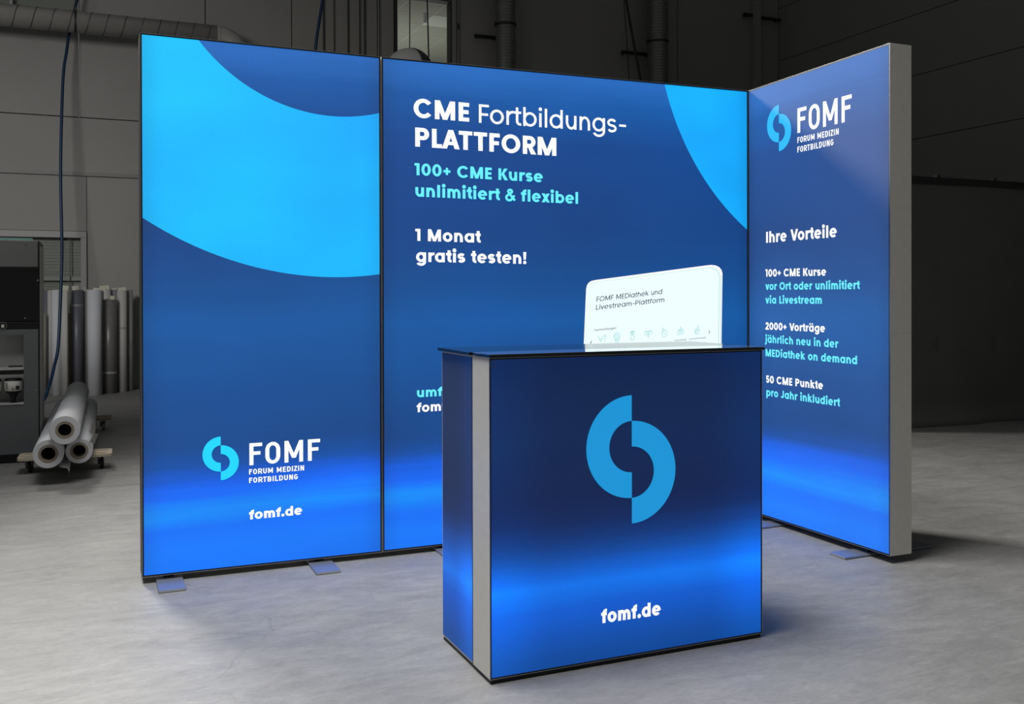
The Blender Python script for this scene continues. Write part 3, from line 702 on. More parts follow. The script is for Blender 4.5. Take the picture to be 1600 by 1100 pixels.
MB().tube([(0, 0, 0), (-.01, 0, 4.8)], .011, 8).build('conduit_pipe', M_trim, cc)
MB().tube([(-.004, 0, 1.98), (-.004, 0, 2.06)], .017, 8).build('conduit_joint', M_rail, cc)
cable('hanging_cable', smooth_pts([(2.655, 6, 5.0), (2.7199, 6, 4.7136), (2.81, 6, 4.28), (2.9222, 6, 3.7627), (3.02, 6, 3.2), (3.06, 5.9, 2.6), (3.06, 5.9, .01)]), .016, M_cable, 'thick black cable slanting down left of the right vertical duct', 'cable')
cable('hanging_cable', smooth_pts([(2.79, 6.3, 6.0), (2.86, 6.3, 4.85), (2.93, 6.3, 3.9), (2.98, 6.3, 2.6)]), .006, M_cable, 'thin dark cable crossing the thick slanting cable', 'cable')
cable('hanging_hose', smooth_pts([(-.86, 6, 4.9), (-.9436, 6, 4.2848), (-1.02, 6, 3.7655), (-1.06, 6, 3.0), (-1.0, 6, 1.2), (-1.1, 6, .02)]), .017, M_hose, 'dark blue hose hanging behind the upper middle of the left light box', 'hose')
cable('air_hose', smooth_pts([(-3.27, 8.76, 5.3), (-3.32, 8.74, 4.9), (-3.361, 8.72, 4.683), (-3.397, 8.72, 4.504), (-3.434, 8.7, 4.322), (-3.461, 8.66, 4.105), (-3.495, 8.6, 3.819), (-3.516, 8.5, 3.198), (-3.524, 8.4, 2.575), (-3.514, 8.3, 2.026), (-3.509, 8.2, 1.636), (-3.522, 8.05, 1.113), (-3.543, 7.9, .606), (-3.578, 7.8, .4), (-3.6227, 7.65, .202), (-3.69, 7.5, .03), (-3.85, 7.3, .018), (-4.2, 7.2, .018)]), .0175, M_hose, 'blue air hose hanging past the door and curving down to the floor', 'hose', None, 12)

lp = thing('pendant_lamp', 'grey domed pendant lamp in front of the office window', 'lamp', (.005, 6.0, 3.5))
prof = [(.0, .365), (.03, .363)] + [(.265 * math.sin(a), .10 + .265 * math.cos(a)) for a in [i * PI / 2 / 14 for i in range(2, 15)]] + [(.268, .0), (.25, -.02)]
MB().lathe(prof, (0, 0, 0), (0, 0, 1), 40).build('lamp_shade', M_dome, lp, smooth=True)
MB().lathe([(.20, -.02), (.20, -.05), (0, -.06)], (0, 0, 0), (0, 0, 1), 32).build('lamp_diffuser', M_frame, lp, smooth=True)
MB().tube([(.005, 0, .36), (.03, 0, 3.5)], .006, 8).build('suspension_wire', M_cable, lp)
MB().tube([(.19, -.1, .27), (.145, 0, 3.4)], .008, 8).build('power_cable', M_cable, lp)
MB().tube([(.168, -.05, .66), (.164, -.05, .76)], .017, 8).build('cable_joint', M_dome, lp)
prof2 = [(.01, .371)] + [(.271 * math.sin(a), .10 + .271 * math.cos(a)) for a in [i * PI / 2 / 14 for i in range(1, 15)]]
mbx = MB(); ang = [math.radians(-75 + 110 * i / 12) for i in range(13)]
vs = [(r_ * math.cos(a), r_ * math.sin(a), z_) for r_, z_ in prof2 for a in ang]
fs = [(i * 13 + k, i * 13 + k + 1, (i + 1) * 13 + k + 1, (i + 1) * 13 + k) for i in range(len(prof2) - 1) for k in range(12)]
obj('dome_dark_side', vs, fs, M_domed, lp, smooth=True)  # darker skin over the right side of the dome

# ------------------------------------------------------------------ rolls standing at the rear wall
gR = 'material rolls standing against the rear wall'
def stand_roll(x, y, r, h, mt, label, tape=None, tagw=None, flap=None, wrap=False):
    t = thing('standing_roll', label, 'roll', (x, y, 0), 0, gR)
    MB().lathe([(r * .45, 0), (r, 0), (r, h), (r * .45, h)], (0, 0, 0), (0, 0, 1), 28, close=True).build('material_roll', mt, t, smooth=False)
    MB().lathe([(r * .36, -.0), (r * .449, -.0), (r * .449, h + .006), (r * .36, h + .006)], (0, 0, .001), (0, 0, 1), 20, close=True).build('core_tube', M_card, t)
    if tape:
        for z in tape: MB().lathe([(r + .0012, -.012), (r + .0012, .012)], (0, 0, z), (0, 0, 1), 28).build('tape_band', M_tape, t, smooth=True)
    if tagw:
        dx, tw, th = tagw
        o = MB().box(-tw / 2, tw / 2, -.001, .001, -.02, th).build('paper_tag', M_tag, t, (dx, -r * .4, h)); o.rotation_euler = (0.1, .12 * (1 if dx > 0 else -1), .1)
    if flap:
        L_, = flap; vs = []; n = 10
        for j in (0, 1):
            z = .0 + j * h
            for i in range(n + 1):
                a = i / n; vs.append((r * .2 + a * (r * .8 + L_), -r * 1.0 + .01 * math.sin(a * 5) + a * .03 - .003, z * (1 if j == 0 else .995)))
        o = obj('loose_sheet', vs, [(i, i + 1, n + 2 + i, n + 1 + i) for i in range(n)], M_paper2, t, smooth=True)
        md = o.modifiers.new('t', 'SOLIDIFY'); md.thickness = .003
    for c in t.children:
        if c.name.startswith('material_roll'):
            for pl in c.data.polygons: pl.use_smooth = abs(pl.normal.z) < .5
    return t
stand_roll(-3.716, 8.62, .026, .962, M_beige, 'short thin tube beside the printer cabinet')
stand_roll(-3.692, 8.80, .038, 1.24, M_greyroll, 'narrow grey roll leftmost of the tall standing rolls')
stand_roll(-3.650, 8.70, .032, 1.24, M_paper2, 'slim off-white roll next to the widest left white roll')
stand_roll(-3.572, 8.50, .060, 1.245, M_paper, 'wide white roll with a loose sheet edge, behind the blue hose', flap=(.055,), tagw=(.085, .07, .05))
stand_roll(-3.436, 8.75, .022, .962, M_beige, 'short beige tube between the white roll and the slate roll')
stand_roll(-3.356, 8.70, .070, 1.242, M_greyroll, 'slate grey roll with a pale tape band near its top', tape=(1.06, .06), tagw=(-.015, .075, .055))
stand_roll(-3.270, 8.78, .036, 1.255, M_paper2, 'thin pale roll between the slate roll and the wide white roll', tagw=(.0, .03, .02))
stand_roll(-3.165, 8.30, .079, 1.245, M_paper, 'widest white roll standing foremost in the middle', tagw=(.03, .09, .02))
stand_roll(-3.105, 8.72, .030, 1.24, M_paper2, 'thin pale roll tucked behind the widest white roll')
stand_roll(-3.030, 8.80, .055, 1.25, M_paper2, 'pale roll behind the dark grey roll', tagw=(-.02, .11, .05))
stand_roll(-3.000, 8.48, .082, 1.128, M_darkroll, 'dark grey roll, the darkest and slightly shorter', tape=(.25,), tagw=(.03, .05, .045))
stand_roll(-2.940, 8.88, .045, 1.25, M_wrap, 'clear wrapped roll peeking out behind the dark roll', tagw=(.0, .06, .02))
stand_roll(-2.855, 8.60, .057, 1.240, M_paper2, 'plain pale roll right of the dark grey roll', tape=(.78,), tagw=(.0, .09, .035))
stand_roll(-2.766, 8.70, .040, 1.240, M_wrap, 'grey roll in crinkled clear film, rightmost of the standing rolls')

# ------------------------------------------------------------------ dollies with three long rolls
gD = 'plywood dollies carrying the long rolls'
def dolly(x, y, rz, mt, wheelm, label):
    t = thing('roller_dolly', label, 'dolly', (x, y, 0), rz, gD)
    # board with two pairs of hand slots cut as real holes
    bm = bmesh.new(); hw, hd = .288, .125
    def ell(cx, cy, rx, ry, n=14): return [(cx + rx * math.cos(2 * PI * i / n), cy + ry * math.sin(2 * PI * i / n)) for i in range(n)]
    outer = []
    for cx, cy, a0 in ((hw - .03, hd - .03, 0), (-hw + .03, hd - .03, 90), (-hw + .03, -hd + .03, 180), (hw - .03, -hd + .03, 270)):
        outer += [(cx + .03 * math.cos(math.radians(a0 + 18 * i)), cy + .03 * math.sin(math.radians(a0 + 18 * i))) for i in range(6)]
    loops = [outer] + [ell(sx * .225, sy * .065, .042, .017) for sx in (-1, 1) for sy in (-1, 1)]
    es = []
    for lp_ in loops:
        vv = [bm.verts.new((a, b_, .092)) for a, b_ in lp_]
        es += [bm.edges.new((vv[i], vv[(i + 1) % len(vv)])) for i in range(len(vv))]
    bmesh.ops.triangle_fill(bm, use_beauty=True, use_dissolve=False, edges=es)
    r_ = bmesh.ops.extrude_face_region(bm, geom=list(bm.faces))
    for g_ in r_['geom']:
        if isinstance(g_, bmesh.types.BMVert): g_.co.z += .018
    bmesh.ops.recalc_face_normals(bm, faces=list(bm.faces))
    me = bpy.data.meshes.new('board'); bm.to_mesh(me); bm.free(); me.materials.append(mt)
    o = bpy.data.objects.new('board', me); COL.objects.link(o); o.parent = t
    for sx in (-1, 1):
        for sy in (-1, 1):
            cx, cy = sx * .22, sy * .045
            MB().bbox(cx - .035, cx + .035, cy - .03, cy + .03, .088, .092, .001).add([(cx - .022, cy - .022, .09), (cx - .022, cy + .016, .09), (cx - .004, cy + .03, .03), (cx - .004, cy + .018, .028), (cx - .025, cy - .022, .09), (cx - .025, cy + .016, .09), (cx - .024, cy + .03, .03), (cx - .024, cy + .018, .028)], [(0, 1, 2, 3), (7, 6, 5, 4), (0, 4, 5, 1), (1, 5, 6, 2), (2, 6, 7, 3), (3, 7, 4, 0)]).box(cx + .014, cx + .017, cy - .0, cy + .03, .028, .09).build('caster_fork', M_zinc, t)
            MB().lathe([(.008, -.012), (.030, -.012), (.0355, -.006), (.0355, .006), (.030, .012), (.008, .012)], (cx + .004 + .0, cy + .022, .0358), (1, 0, 0), 20, close=True).build('caster_wheel', wheelm, t)
    return t
dolly(-3.350, 3.00, -.03, M_ply, M_wheel, 'front plywood dolly with black casters under the long white rolls')
dolly(-3.322, 5.05, -.03, M_ply2, M_zinc, 'rear plywood dolly with grey casters under the far ends of the rolls')
gL = 'long white rolls stacked on the dollies'
def long_roll(p0, p1, r, rc, label, bands=()):
    t = thing('long_roll', label, 'roll', p0, 0, gL); d = Vector(p1) - Vector(p0); L_ = d.length; ax = d.normalized()
    o = MB().lathe([(rc, 0), (r - .003, 0), (r, .003), (r, L_), (rc, L_)], (0, 0, 0), ax, 48, close=True).build('paper_web', M_paper, t, smooth=False)
    for pl in o.data.polygons: pl.use_smooth = abs(pl.normal.dot(ax)) < .5
    MB().lathe([(rc - .016, .001), (rc - .0005, .001), (rc - .0005, L_ - .001), (rc - .016, L_ - .001)], (0, 0, 0), ax, 32, close=True).build('core_tube', M_card, t)
    for q in bands: MB().lathe([(r + .001, -.004), (r + .001, .004)], ax * q, ax, 40).build('joint_line', M_paper2, t, smooth=True)
    return t, ax
tA, axA = long_roll((-3.436, 2.41, .199), (-3.402, 5.02, .199), .0885, .057, 'long white roll lying bottom left on the dollies')
tB, axB = long_roll((-3.2625, 2.52, .191), (-3.226, 5.20, .191), .080, .054, 'long white roll lying bottom right with loose paper folds', (.5, 1.4, 2.2))
tT, axT = long_roll((-3.341, 2.352, .3482), (-3.302, 4.93, .3482), .0885, .054, 'long white roll lying on top of the two others')
MB().add([(.06, -.02, .06), (.09, .25, .075), (.115, .55, .03), (.088, .22, .005), (.065, .0, .02)], [(0, 1, 2, 3, 4)]).add([(.06, .35, .072), (.075, .80, .085), (.10, 1.05, .03), (.09, .60, .01)], [(0, 1, 2, 3)]).build('loose_sheet', M_paper2, tB)
vs = []
for j in (0, 1):
    for i, (x, z) in enumerate(((.06, -.085), (.09, -.092), (.105, -.096), (.115, -.11), (.118, -.128))): vs.append((x, .02 + j * .5, z))
o = obj('loose_sheet', vs, [(i, i + 1, i + 6, i + 5) for i in range(4)], M_paper, tA, smooth=True)
md = o.modifiers.new('t', 'SOLIDIFY'); md.thickness = .002

# ------------------------------------------------------------------ printer cabinet at the left edge
mc = thing('printer_cabinet', 'large grey and black industrial printer cabinet at the left edge', 'machine', (-4.35, 3.411, 0))
mx = -4.35; RX = -3.525 - mx; LX = -5.2 - mx
MB().bbox(LX, RX, .0, .55, 1.377, 1.564, .004).build('top_cover', M_mach2, mc)
MB().bbox(LX, RX, -.004, .02, .997, 1.374, .003).build('black_cover', M_mblack, mc)
MB().bbox(LX, RX, -.002, .02, .942, .992, .003).build('control_strip', M_mblack, mc)
wl, wr_ = -4.62 - mx, -3.627 - mx
b = MB().box(wr_, RX, 0, .03, .066, .94).box(LX, wl, 0, .03, .066, .94).box(wl, wr_, 0, .03, .066, .42).box(wl, wr_, 0, .03, .903, .94)
b.build('front_panel', M_mach, mc)
MB().box(wl, wr_, .19, .2, .42, .903).box(wl - .002, wl, .03, .2, .42, .903).box(wr_, wr_ + .002, .03, .2, .42, .903).box(wl, wr_, .03, .2, .415, .42).box(wl, wr_, .03, .2, .903, .905).build('bay_lining', M_mwhite, mc)
MB().bbox(wl, wr_, -.004, .10, .655, .672, .002).build('bay_shelf', M_mwhite, mc)
MB().box(wl, wr_, .06, .12, .62, .655).build('painted_shelf_shade', M_mblack, mc)  # black box standing in for the shade under the shelf
MB().bbox(wl, wr_, -.006, .02, .412, .424, .002).build('bay_sill', M_mwhite, mc)
MB().tube([(wr_ - .10, .06, .677), (wr_ - .01, .06, .677)], .006, 8).build('lever', M_mblack, mc)
MB().box(RX - .001, RX + .004, .03, .55, .066, 1.53).build('side_panel', M_mwhite, mc)
MB().box(LX, RX, .03, .55, .066, 1.376).build('body', M_mach, mc).hide_render = False
MB().box(RX - .010, RX + .0006, -.0048, .03, .066, 1.56).build('dark_gap_strip', M_mblack, mc)  # black strip drawn in place of the dark corner gap
MB().box(LX, RX - .01, .03, .53, .0, .066).build('plinth', M_mblack, mc)
for x, z in ((-3.616, 1.540), (-3.536, 1.284), (-3.618, 1.018), (-3.618, .924), (-3.543, .507), (-3.60, .085)):
    MB().lathe([(0, -.004), (.005, -.004), (.006, 0)], (x - mx, -.004, z), (0, 1, 0), 12).build('screw', M_screw, mc)
MB().lathe([(.024, 0), (.027, 0), (.027, -.003), (.024, -.003)], (-3.758 - mx, -.003, .967), (0, 1, 0), 28, close=True).build('button_ring', M_screw, mc)
hb = MB(); hx, hz = -3.758 - mx, .967
hb.box(hx - .008, hx + .008, -.0055, -.0035, hz - .014, hz + .001)
for k in range(4): hb.box(hx - .008 + k * .0042, hx - .005 + k * .0042, -.0055, -.0035, hz + .001, hz + .012 - abs(k - 1.5) * .002)
hb.add([(hx + .008, -.0045, hz - .008), (hx + .014, -.0045, hz), (hx + .012, -.0045, hz + .003), (hx + .007, -.0045, hz - .002)], [(0, 1, 2, 3)])
hb.build('hand_symbol', M_label, mc)
# bay body must not fill the opening: carve by replacing the body with shell boxes
for c in list(mc.children):
    if c.name.startswith('body'): bpy.data.objects.remove(c)
MB().box(LX, wl - .002, .03, .55, .066, 1.376).box(wr_ + .002, RX - .001, .03, .55, .066, 1.376).box(wl, wr_, .2, .55, .066, 1.376).box(wl, wr_, .03, .2, .066, .415).box(wl, wr_, .03, .2, .905, 1.376).build('body', M_mach, mc)
gB = 'ink bottles in the cabinet bay'
def bottle(x, label):
    t = thing('ink_bottle', label, 'bottle', (x, 3.411 + .085, .424), 0, gB)
    MB().lathe([(0, .168), (.050, .168), (.056, .160), (.056, .150)], (0, 0, 0), (0, 0, 1), 28).build('bottle_base', M_ink, t, smooth=True)
    MB().lathe([(.054, .152), (.057, .15), (.057, .082), (.054, .08)], (0, 0, 0), (0, 0, 1), 28).build('label_band', M_label, t, smooth=True)
    MB().lathe([(.055, .082), (.050, .072), (.028, .056), (.029, .050), (.024, .048), (.025, .040), (.019, .038), (.021, .030), (.014, .027), (.014, .004), (.026, .002), (.026, 0), (0, 0)], (0, 0, 0), (0, 0, 1), 24).build('bellows_neck', M_ink, t)
    for (a, c, z0, z1, mt) in ((-.35, .018, .100, .128, M_ink), (-.95, .01, .095, .14, M_ink), (.42, .010, .098, .112, M_card)):
        xx = math.sin(a if mt is not M_ink or c > .012 else a); 
    o = MB().box(.018, .040, -.0575, -.0455, .092, .118).build('printed_square', M_ink, t)
    MB().box(-.006, .006, -.0582, -.055, .090, .104).build('printed_square', M_card, t)
    MB().box(-.045, -.036, -.049, -.030, .095, .138).build('printed_square', M_trim, t)
bottle(-3.698, 'white labelled ink bottle upside down at the right end of the bay')
bottle(-3.829, 'ink bottle left of the fully visible one, cut by the photo edge')
gs = 'greenish sheets on the cabinet top'
for i, (x1, dz, lb) in enumerate(((-3.563, 0, 'lower pale green glass-like sheet lying on the cabinet'), (-3.57, .0092, 'upper pale green glass-like sheet lying on the cabinet'))):
    o = MB().bbox(-.75, 0, 0, .40, 0, .009, .002).build('acrylic_sheet', M_glassg, None, (x1, 3.44 + i * .01, 1.5645 + dz)); tag(o, lb, 'sheet', gs)

# ------------------------------------------------------------------ light box panels
def quad_prism(bl, br, tl, tr, y0, y1):
    """front face quad in x,z ; depth y0..y1"""
    v = [(bl[0], y0, bl[1]), (br[0], y0, br[1]), (tr[0], y0, tr[1]), (tl[0], y0, tl[1]), (bl[0], y1, bl[1]), (br[0], y1, br[1]), (tr[0], y1, tr[1]), (tl[0], y1, tl[1])]
    return v, [(0, 1, 2, 3), (5, 4, 7, 6), (0, 4, 5, 1), (1, 5, 6, 2), (2, 6, 7, 3), (3, 7, 4, 0)]
def light_box(loc, rz, W, zbl, zbr, ztl, ztr, D, fmat, label, split=None, rear_mat=None, rim=0.0075):
    """local x across, z up, front face at y = 0, depth towards +y"""
    t = thing('light_box', label, 'display', loc, rz)
    q = [(0, zbl), (W, zbr), (W, ztr), (0, ztl)]
    pw = 0.028                                   # profile width seen from behind
    def zb(x): return zbl + (zbr - zbl) * x / W
    def zt(x): return ztl + (ztr - ztl) * x / W
    # bottom and top profiles
    v, f = quad_prism((pw, zb(pw)), (W - pw, zb(W - pw)), (pw, zb(pw) + pw), (W - pw, zb(W - pw) + pw), .0015, D); obj('frame_profile', v, f, M_alu, t)
    v, f = quad_prism((pw, zt(pw) - pw), (W - pw, zt(W - pw) - pw), (pw, zt(pw)), (W - pw, zt(W - pw)), .0015, D); obj('frame_profile', v, f, M_alu, t)
    for x0, x1 in ((0, pw), (W - pw, W)):
        cuts = [(zb(x0), zb(x1)), (zt(x0), zt(x1))]
        if split and x0 > 0: cuts.insert(1, (split, split))
        for k in range(len(cuts) - 1):
            g0 = .0006 if k else 0
            v, f = quad_prism((x0, cuts[k][0] + g0), (x1, cuts[k][1] + g0), (x0, cuts[k + 1][0] - .0), (x1, cuts[k + 1][1] - .0), .0015, D); obj('frame_profile', v, f, M_alu, t)
    # bright front lip and black rubber keder as rings
    def ring(name, o0, o1, y0, y1, mt):
        v = []; f = []
        for off in (o0, o1):
            for y in (y0, y1):
                v += [(off, y, zb(off) + off), (W - off, y, zb(W - off) + off), (W - off, y, zt(W - off) - off), (off, y, zt(off) - off)]
        for i in range(4):
            j = (i + 1) % 4
            f += [(i, j, 8 + j, 8 + i), (4 + j, 4 + i, 12 + i, 12 + j), (i, 4 + i, 4 + j, j), (8 + j, 12 + j, 12 + i, 8 + i)]
        obj(name, v, f, mt, t)
    ring('front_lip', 0.0, 0.0015, -.0012, .0015, M_alu_bright)
    ring('rubber_edge', 0.0015, rim, -.0006, .0015, M_black)
    o = rim
    v = [(o, 0, zb(o) + o), (W - o, 0, zb(W - o) + o), (W - o, 0, zt(W - o) - o), (o, 0, zt(o) - o)]
    fb = obj('printed_fabric', v, [(0, 1, 2, 3)], fmat, t)
    v = [(pw, D - .004, zb(pw) + pw), (W - pw, D - .004, zb(W - pw) + pw), (W - pw, D - .004, zt(W - pw) - pw), (pw, D - .004, zt(pw) - pw)]
    obj('back_cloth', v, [(3, 2, 1, 0)], rear_mat or M_curt, t)
    return t, fb
def foot(t, x, W_=.105, y0=-.165, y1=.335, bend=True):
    b = MB().bbox(x - W_ / 2, x + W_ / 2, y0, y1, .0015, .0105, .002)
    o = b.build('foot', M_foot, t)
    MB().box(x - W_ / 2 + .002, x + W_ / 2 - .002, y0 - .0006, y0 + .0012, .0022, .0108).build('foot_highlight', M_alu_bright, t)  # bright strip standing in for the highlight along the foot's front edge
    MB().box(x - W_ / 2 + .004, x + W_ / 2 - .004, y0 + .004, y1 - .004, .0, .0015).build('foot_pad', M_black, t)
    MB().bbox(x - .02, x + .02, .03, .09, .0105, .03, .001).build('foot_bolt', M_black, t)

WALL = [(0.0, (0, 118, 248)), (.05, (0, 126, 255)), (.085, (0, 116, 252)), (.118, (0, 144, 255)), (.15, (0, 110, 250)), (.178, (0, 98, 226)), (.205, (10, 82, 166)), (.24, (18, 76, 142)),
        (.34, (23, 80, 146)), (.47, (27, 92, 164)), (.56, (22, 80, 146)), (.66, (19, 72, 136)), (.85, (22, 76, 146)), (.93, (30, 92, 168)), (.98, (44, 108, 190)), (1.0, (44, 108, 190))]
# left panel: x -3.0 .. -1.99   (local x = world x + 2.9985)
XL = -2.9985; WL = 1.0055
F_left = fabric('left_fabric_print', 2.23, WL, WALL, [(-2.2020 - XL, 2.6804, 1.4273, .7225)], seed=1.0)
LB, FL_ = light_box((XL, 0, 0), 0, WL, .026, .0225, 2.2425, 2.2385, .121, F_left, 'left light box panel with the large cyan arc and the emblem near its base')
X2 = -1.9895; W2 = 1.9895
F_mid = fabric('middle_fabric_print', 2.23, W2, WALL, [(.7677 - X2, 2.5947, 1.3295, 0)], seed=4.0)
MBx, FM = light_box((X2, 0, 0), 0, W2, .0235, .026, 2.2385, 2.2475, .121, F_mid, 'wide middle light box panel with the headline, behind the counter')
XRp = 0.0; WR = .998
F_right = fabric('right_fabric_print', 2.23, WR, WALL, (), seed=8.0)
RB, FR = light_box((0.001, 0, 0), -PI / 2 - .0011, WR, .028, .034, 2.246, 2.262, .121, F_right, 'right side light box panel standing at a right angle to the middle one', split=1.0017)
MB().box(-.0012, -.0002, .0, .121, .026, 2.2425).build('side_shade_skin', M_black, LB)  # black skin standing in for the unlit side of the profile
# a connecting strip in the joint between the two rear panels
MB().box(0.0, .0042, .02, .10, .05, 2.2).build('joint_strip', M_alu_bright, LB, (WL + .001, 0, 0))

for x in (-2.893 - XL, -2.27 - XL): foot(LB, x, .104, -.163, .337)
for x in (-1.69 - X2, -.30 - X2): foot(MBx, x, .104, -.163, .337)
for x in (.205, .815): foot(RB, x, .105, -.130, .382)

for a in [('FOMF', -2.5708, 0.4536, -2.2701, 0.4551, 0.0931, 'd', 'w'), ('FORUM MEDIZIN', -2.5723, 0.4143, -2.3401, 0.4152, 0.0225, 'e', 'w'),
          ('FORTBILDUNG', -2.5724, 0.3782, -2.3676, 0.3793, 0.0223, 'e', 'w'), ('fomf.de', -2.5730, 0.2234, -2.3491, 0.2250, 0.0385, 'x', 'w')]:
    lettering(FL_, *a, du=-XL)
emblem(FL_, -2.688 - XL, .5825, .0733, P_logo)
for a in [('CME', -1.8401, 1.9788, -1.5714, 1.9767, 0.0865, 'b', 'w'), ('Fortbildungs-', -1.5230, 1.9756, -0.7385, 1.9760, 0.0861, 'r', 'w'),
          ('PLATTFORM', -1.8330, 1.8471, -1.1233, 1.8423, 0.0864, 'b', 'w'), ('100+ CME Kurse', -1.8370, 1.7176, -1.1955, 1.7121, 0.0545, 'b', 'c'),
          ('unlimitiert & flexibel', -1.8332, 1.6207, -1.0063, 1.6157, 0.0550, 'b', 'c'), ('1 Monat', -1.8338, 1.4199, -1.5159, 1.4170, 0.0545, 'b', 'w'),
          ('gratis testen!', -1.8303, 1.3248, -1.2834, 1.3206, 0.0560, 'b', 'w'), ('umfo', -1.8281, 0.7095, -1.6650, 0.7112, 0.0410, 'b', 'c'),
          ('fomf.de', -1.8296, 0.6416, -1.5900, 0.6444, 0.0408, 'b', 'w')]:
    lettering(FM, *a, du=-X2)
# printed laptop screen on the middle panel
def outline(pts, off=0.0):
    return pts
scr = [(-.9763, .90), (-.9763, .9344), (-.963, 1.2001), (-.9588, 1.2182), (-.9500, 1.2312), (-.9369, 1.2399), (-.912, 1.2453), (-.2533, 1.3247), (-.2300, 1.3263), (-.2080, 1.3245), (-.1859, 1.3167), (-.170, 1.3018), (-.1636, 1.2835), (-.1700, .9134), (-.1705, .86), (-.9790, .86)]
scr = scr[1:]
flat_part('printed_screen', [(a - X2, b_) for a, b_ in scr], [tuple(range(len(scr)))[::-1]], P_screenw, FM, -.0006, 'white printed tablet screen with rounded corners')
cxs, czs = -.57, 1.08
inn = [(cxs + (a - cxs) * .976 - .004, czs + (b_ - czs) * .955 if b_ > 1 else b_) for a, b_ in scr]
flat_part('printed_screen', [(a - X2, b_) for a, b_ in inn], [tuple(range(len(inn)))[::-1]], P_mint, FM, -.0009, 'pale mint inner rim of the printed screen')
inn2 = [(cxs + (a - cxs) * .962 - .007, czs + (b_ - czs) * .935 if b_ > 1 else b_) for a, b_ in scr]
flat_part('printed_screen', [(a - X2, b_) for a, b_ in inn2], [tuple(range(len(inn2)))[::-1]], P_screen, FM, -.0012, 'near white face of the printed screen')
flat_part('printed_line', [(-.1762 - X2, .86), (-.1728 - X2, .86), (-.1700 - X2, 1.276), (-.1734 - X2, 1.276)], [(0, 1, 2, 3)], P_aqua, FM, -.0010)
for a in [('FOMF MEDiathek und', -0.9077, 1.1388, -0.5326, 1.1768, 0.0245, 'r', 'n'), ('Livestream-Plattform', -0.9102, 1.0989, -0.5187, 1.1359, 0.0240, 'r', 'n'),
          ('Fachrichtungen', -0.9190, 0.9941, -0.7957, 1.0034, 0.0105, 'r', 'n'), ('Gastroenterologie', -0.3713, 0.9408, -0.2677, 0.9480, 0.0070, 'r', 'n'),
          ('Pneumologie', -0.4575, 0.9361, -0.3852, 0.9404, 0.0070, 'r', 'n')]:
    lettering(FM, *a, shear=.12, y=-.0017, du=-X2)
def icon(k, u, z):
    p = Pen(); c = lambda cx, cy, rx, ry, a0, a1: p.path(curve(cx, cy, rx, ry, a0, a1, 14), .0022)
    if k == 0: c(-.006, .008, .012, .014, 160, 380); p.path([(-.018, .006), (-.006, -.018), (.006, .006)], .0022); p.path([(.018, .004), (.018, -.01), (.013, -.02)], .0022); c(.018, .008, .004, .005, 0, 360)
    elif k == 1:
        c(0, .004, .017, .019, 0, 360); c(-.005, .008, .007, .007, 0, 300); c(.006, .004, .007, .008, 60, 360); c(-.003, -.006, .008, .006, 180, 400); p.path([(-.008, -.014), (-.006, -.026), (.01, -.026), (.011, -.012)], .0022)
    elif k == 2: c(0, .013, .010, .010, 0, 360); c(0, -.009, .011, .013, 0, 360); p.path([(-.014, .02), (.014, .02)], .002); c(0, .013, .005, .005, 0, 360)
    elif k == 3: c(-.012, .006, .010, .009, 0, 360); c(.012, .006, .010, .009, 0, 360); p.path([(-.003, .002), (-.002, -.018)], .0022); p.path([(.003, .002), (.002, -.018)], .0022); p.path([(-.02, .012), (.02, .012)], .002)
    elif k == 4: c(.001, -.003, .015, .018, 0, 360); p.path([(-.006, .014), (-.010, .024), (.0, .026)], .0022); p.path([(-.002, .004), (.006, -.008)], .003); c(-.004, .006, .008, .008, 30, 230)
    elif k == 5:
        for q in (-1, 1): c(q * .010, -.004, .008, .014, 0, 360); p.path([(0, .012), (q * .010, .002), (q * .010, -.010)], .002)
        p.path([(0, .024), (0, .008)], .003)
    else: c(.0, -.006, .014, .015, 0, 360); p.path([(.008, .010), (.004, .018), (.010, .026)], .003); c(.0, -.006, .008, .008, 0, 300); p.path([(-.012, -.006), (.012, -.002)], .0022)
    flat_part('printed_icon', [(u + a - X2, z + b_ + a * .12) for a, b_ in p.v], p.f, P_aqua, FM, -.0017, 'small aqua line drawing on the printed screen')
for k, (u, z) in enumerate(((-.8771, .9600), (-.7922, .9625), (-.7047, .9685), (-.6129, .9754), (-.519, .9793), (-.4214, .9860), (-.3222, .9905))): icon(k, u, z)
p = Pen(); p.path([(-.250, .987), (-.242, .979), (-.251, .970)], .0028); p.path([(-.932, .947), (-.941, .938), (-.932, .930)], .0028)
flat_part('printed_arrow', [(a - X2, b_) for a, b_ in p.v], p.f, P_navy, FM, -.0017)

for a in [('FOMF', .3929, 1.9635, .7660, 1.9633, .1205, 'd', 'w'), ('FORUM MEDIZIN', .3928, 1.9142, .6812, 1.9133, .0285, 'e', 'w'),
          ('FORTBILDUNG', .3927, 1.8675, .6463, 1.8691, .0285, 'e', 'w'), ('Ihre Vorteile', .1497, 1.4375, .6676, 1.4390, .0559, 'b', 'w'),
          ('100+ CME Kurse', .1437, 1.2638, .5959, 1.2608, .0380, 'b', 'w'), ('vor Ort oder unlimitiert', .1436, 1.1960, .8154, 1.1957, .0377, 'b', 'c'),
          ('via Livestream', .1434, 1.1259, .5667, 1.1274, .0375, 'b', 'c'), ('2000+ Vorträge', .1432, .9919, .5881, .9931, .0376, 'b', 'w'),
          ('jährlich neu in der', .1410, .9253, .6773, .9240, .0375, 'b', 'c'), ('MEDiathek on demand', .1445, .8550, .7987, .8554, .0375, 'b', 'c'),
          ('50 CME Punkte', .1464, .7194, .5737, .7217, .0375, 'b', 'w'), ('pro Jahr inkludiert', .1504, .6520, .6876, .6525, .0376, 'b', 'c')]:
    lettering(FR, *a)
emblem(FR, .252, 2.128, .0939, P_logo2)

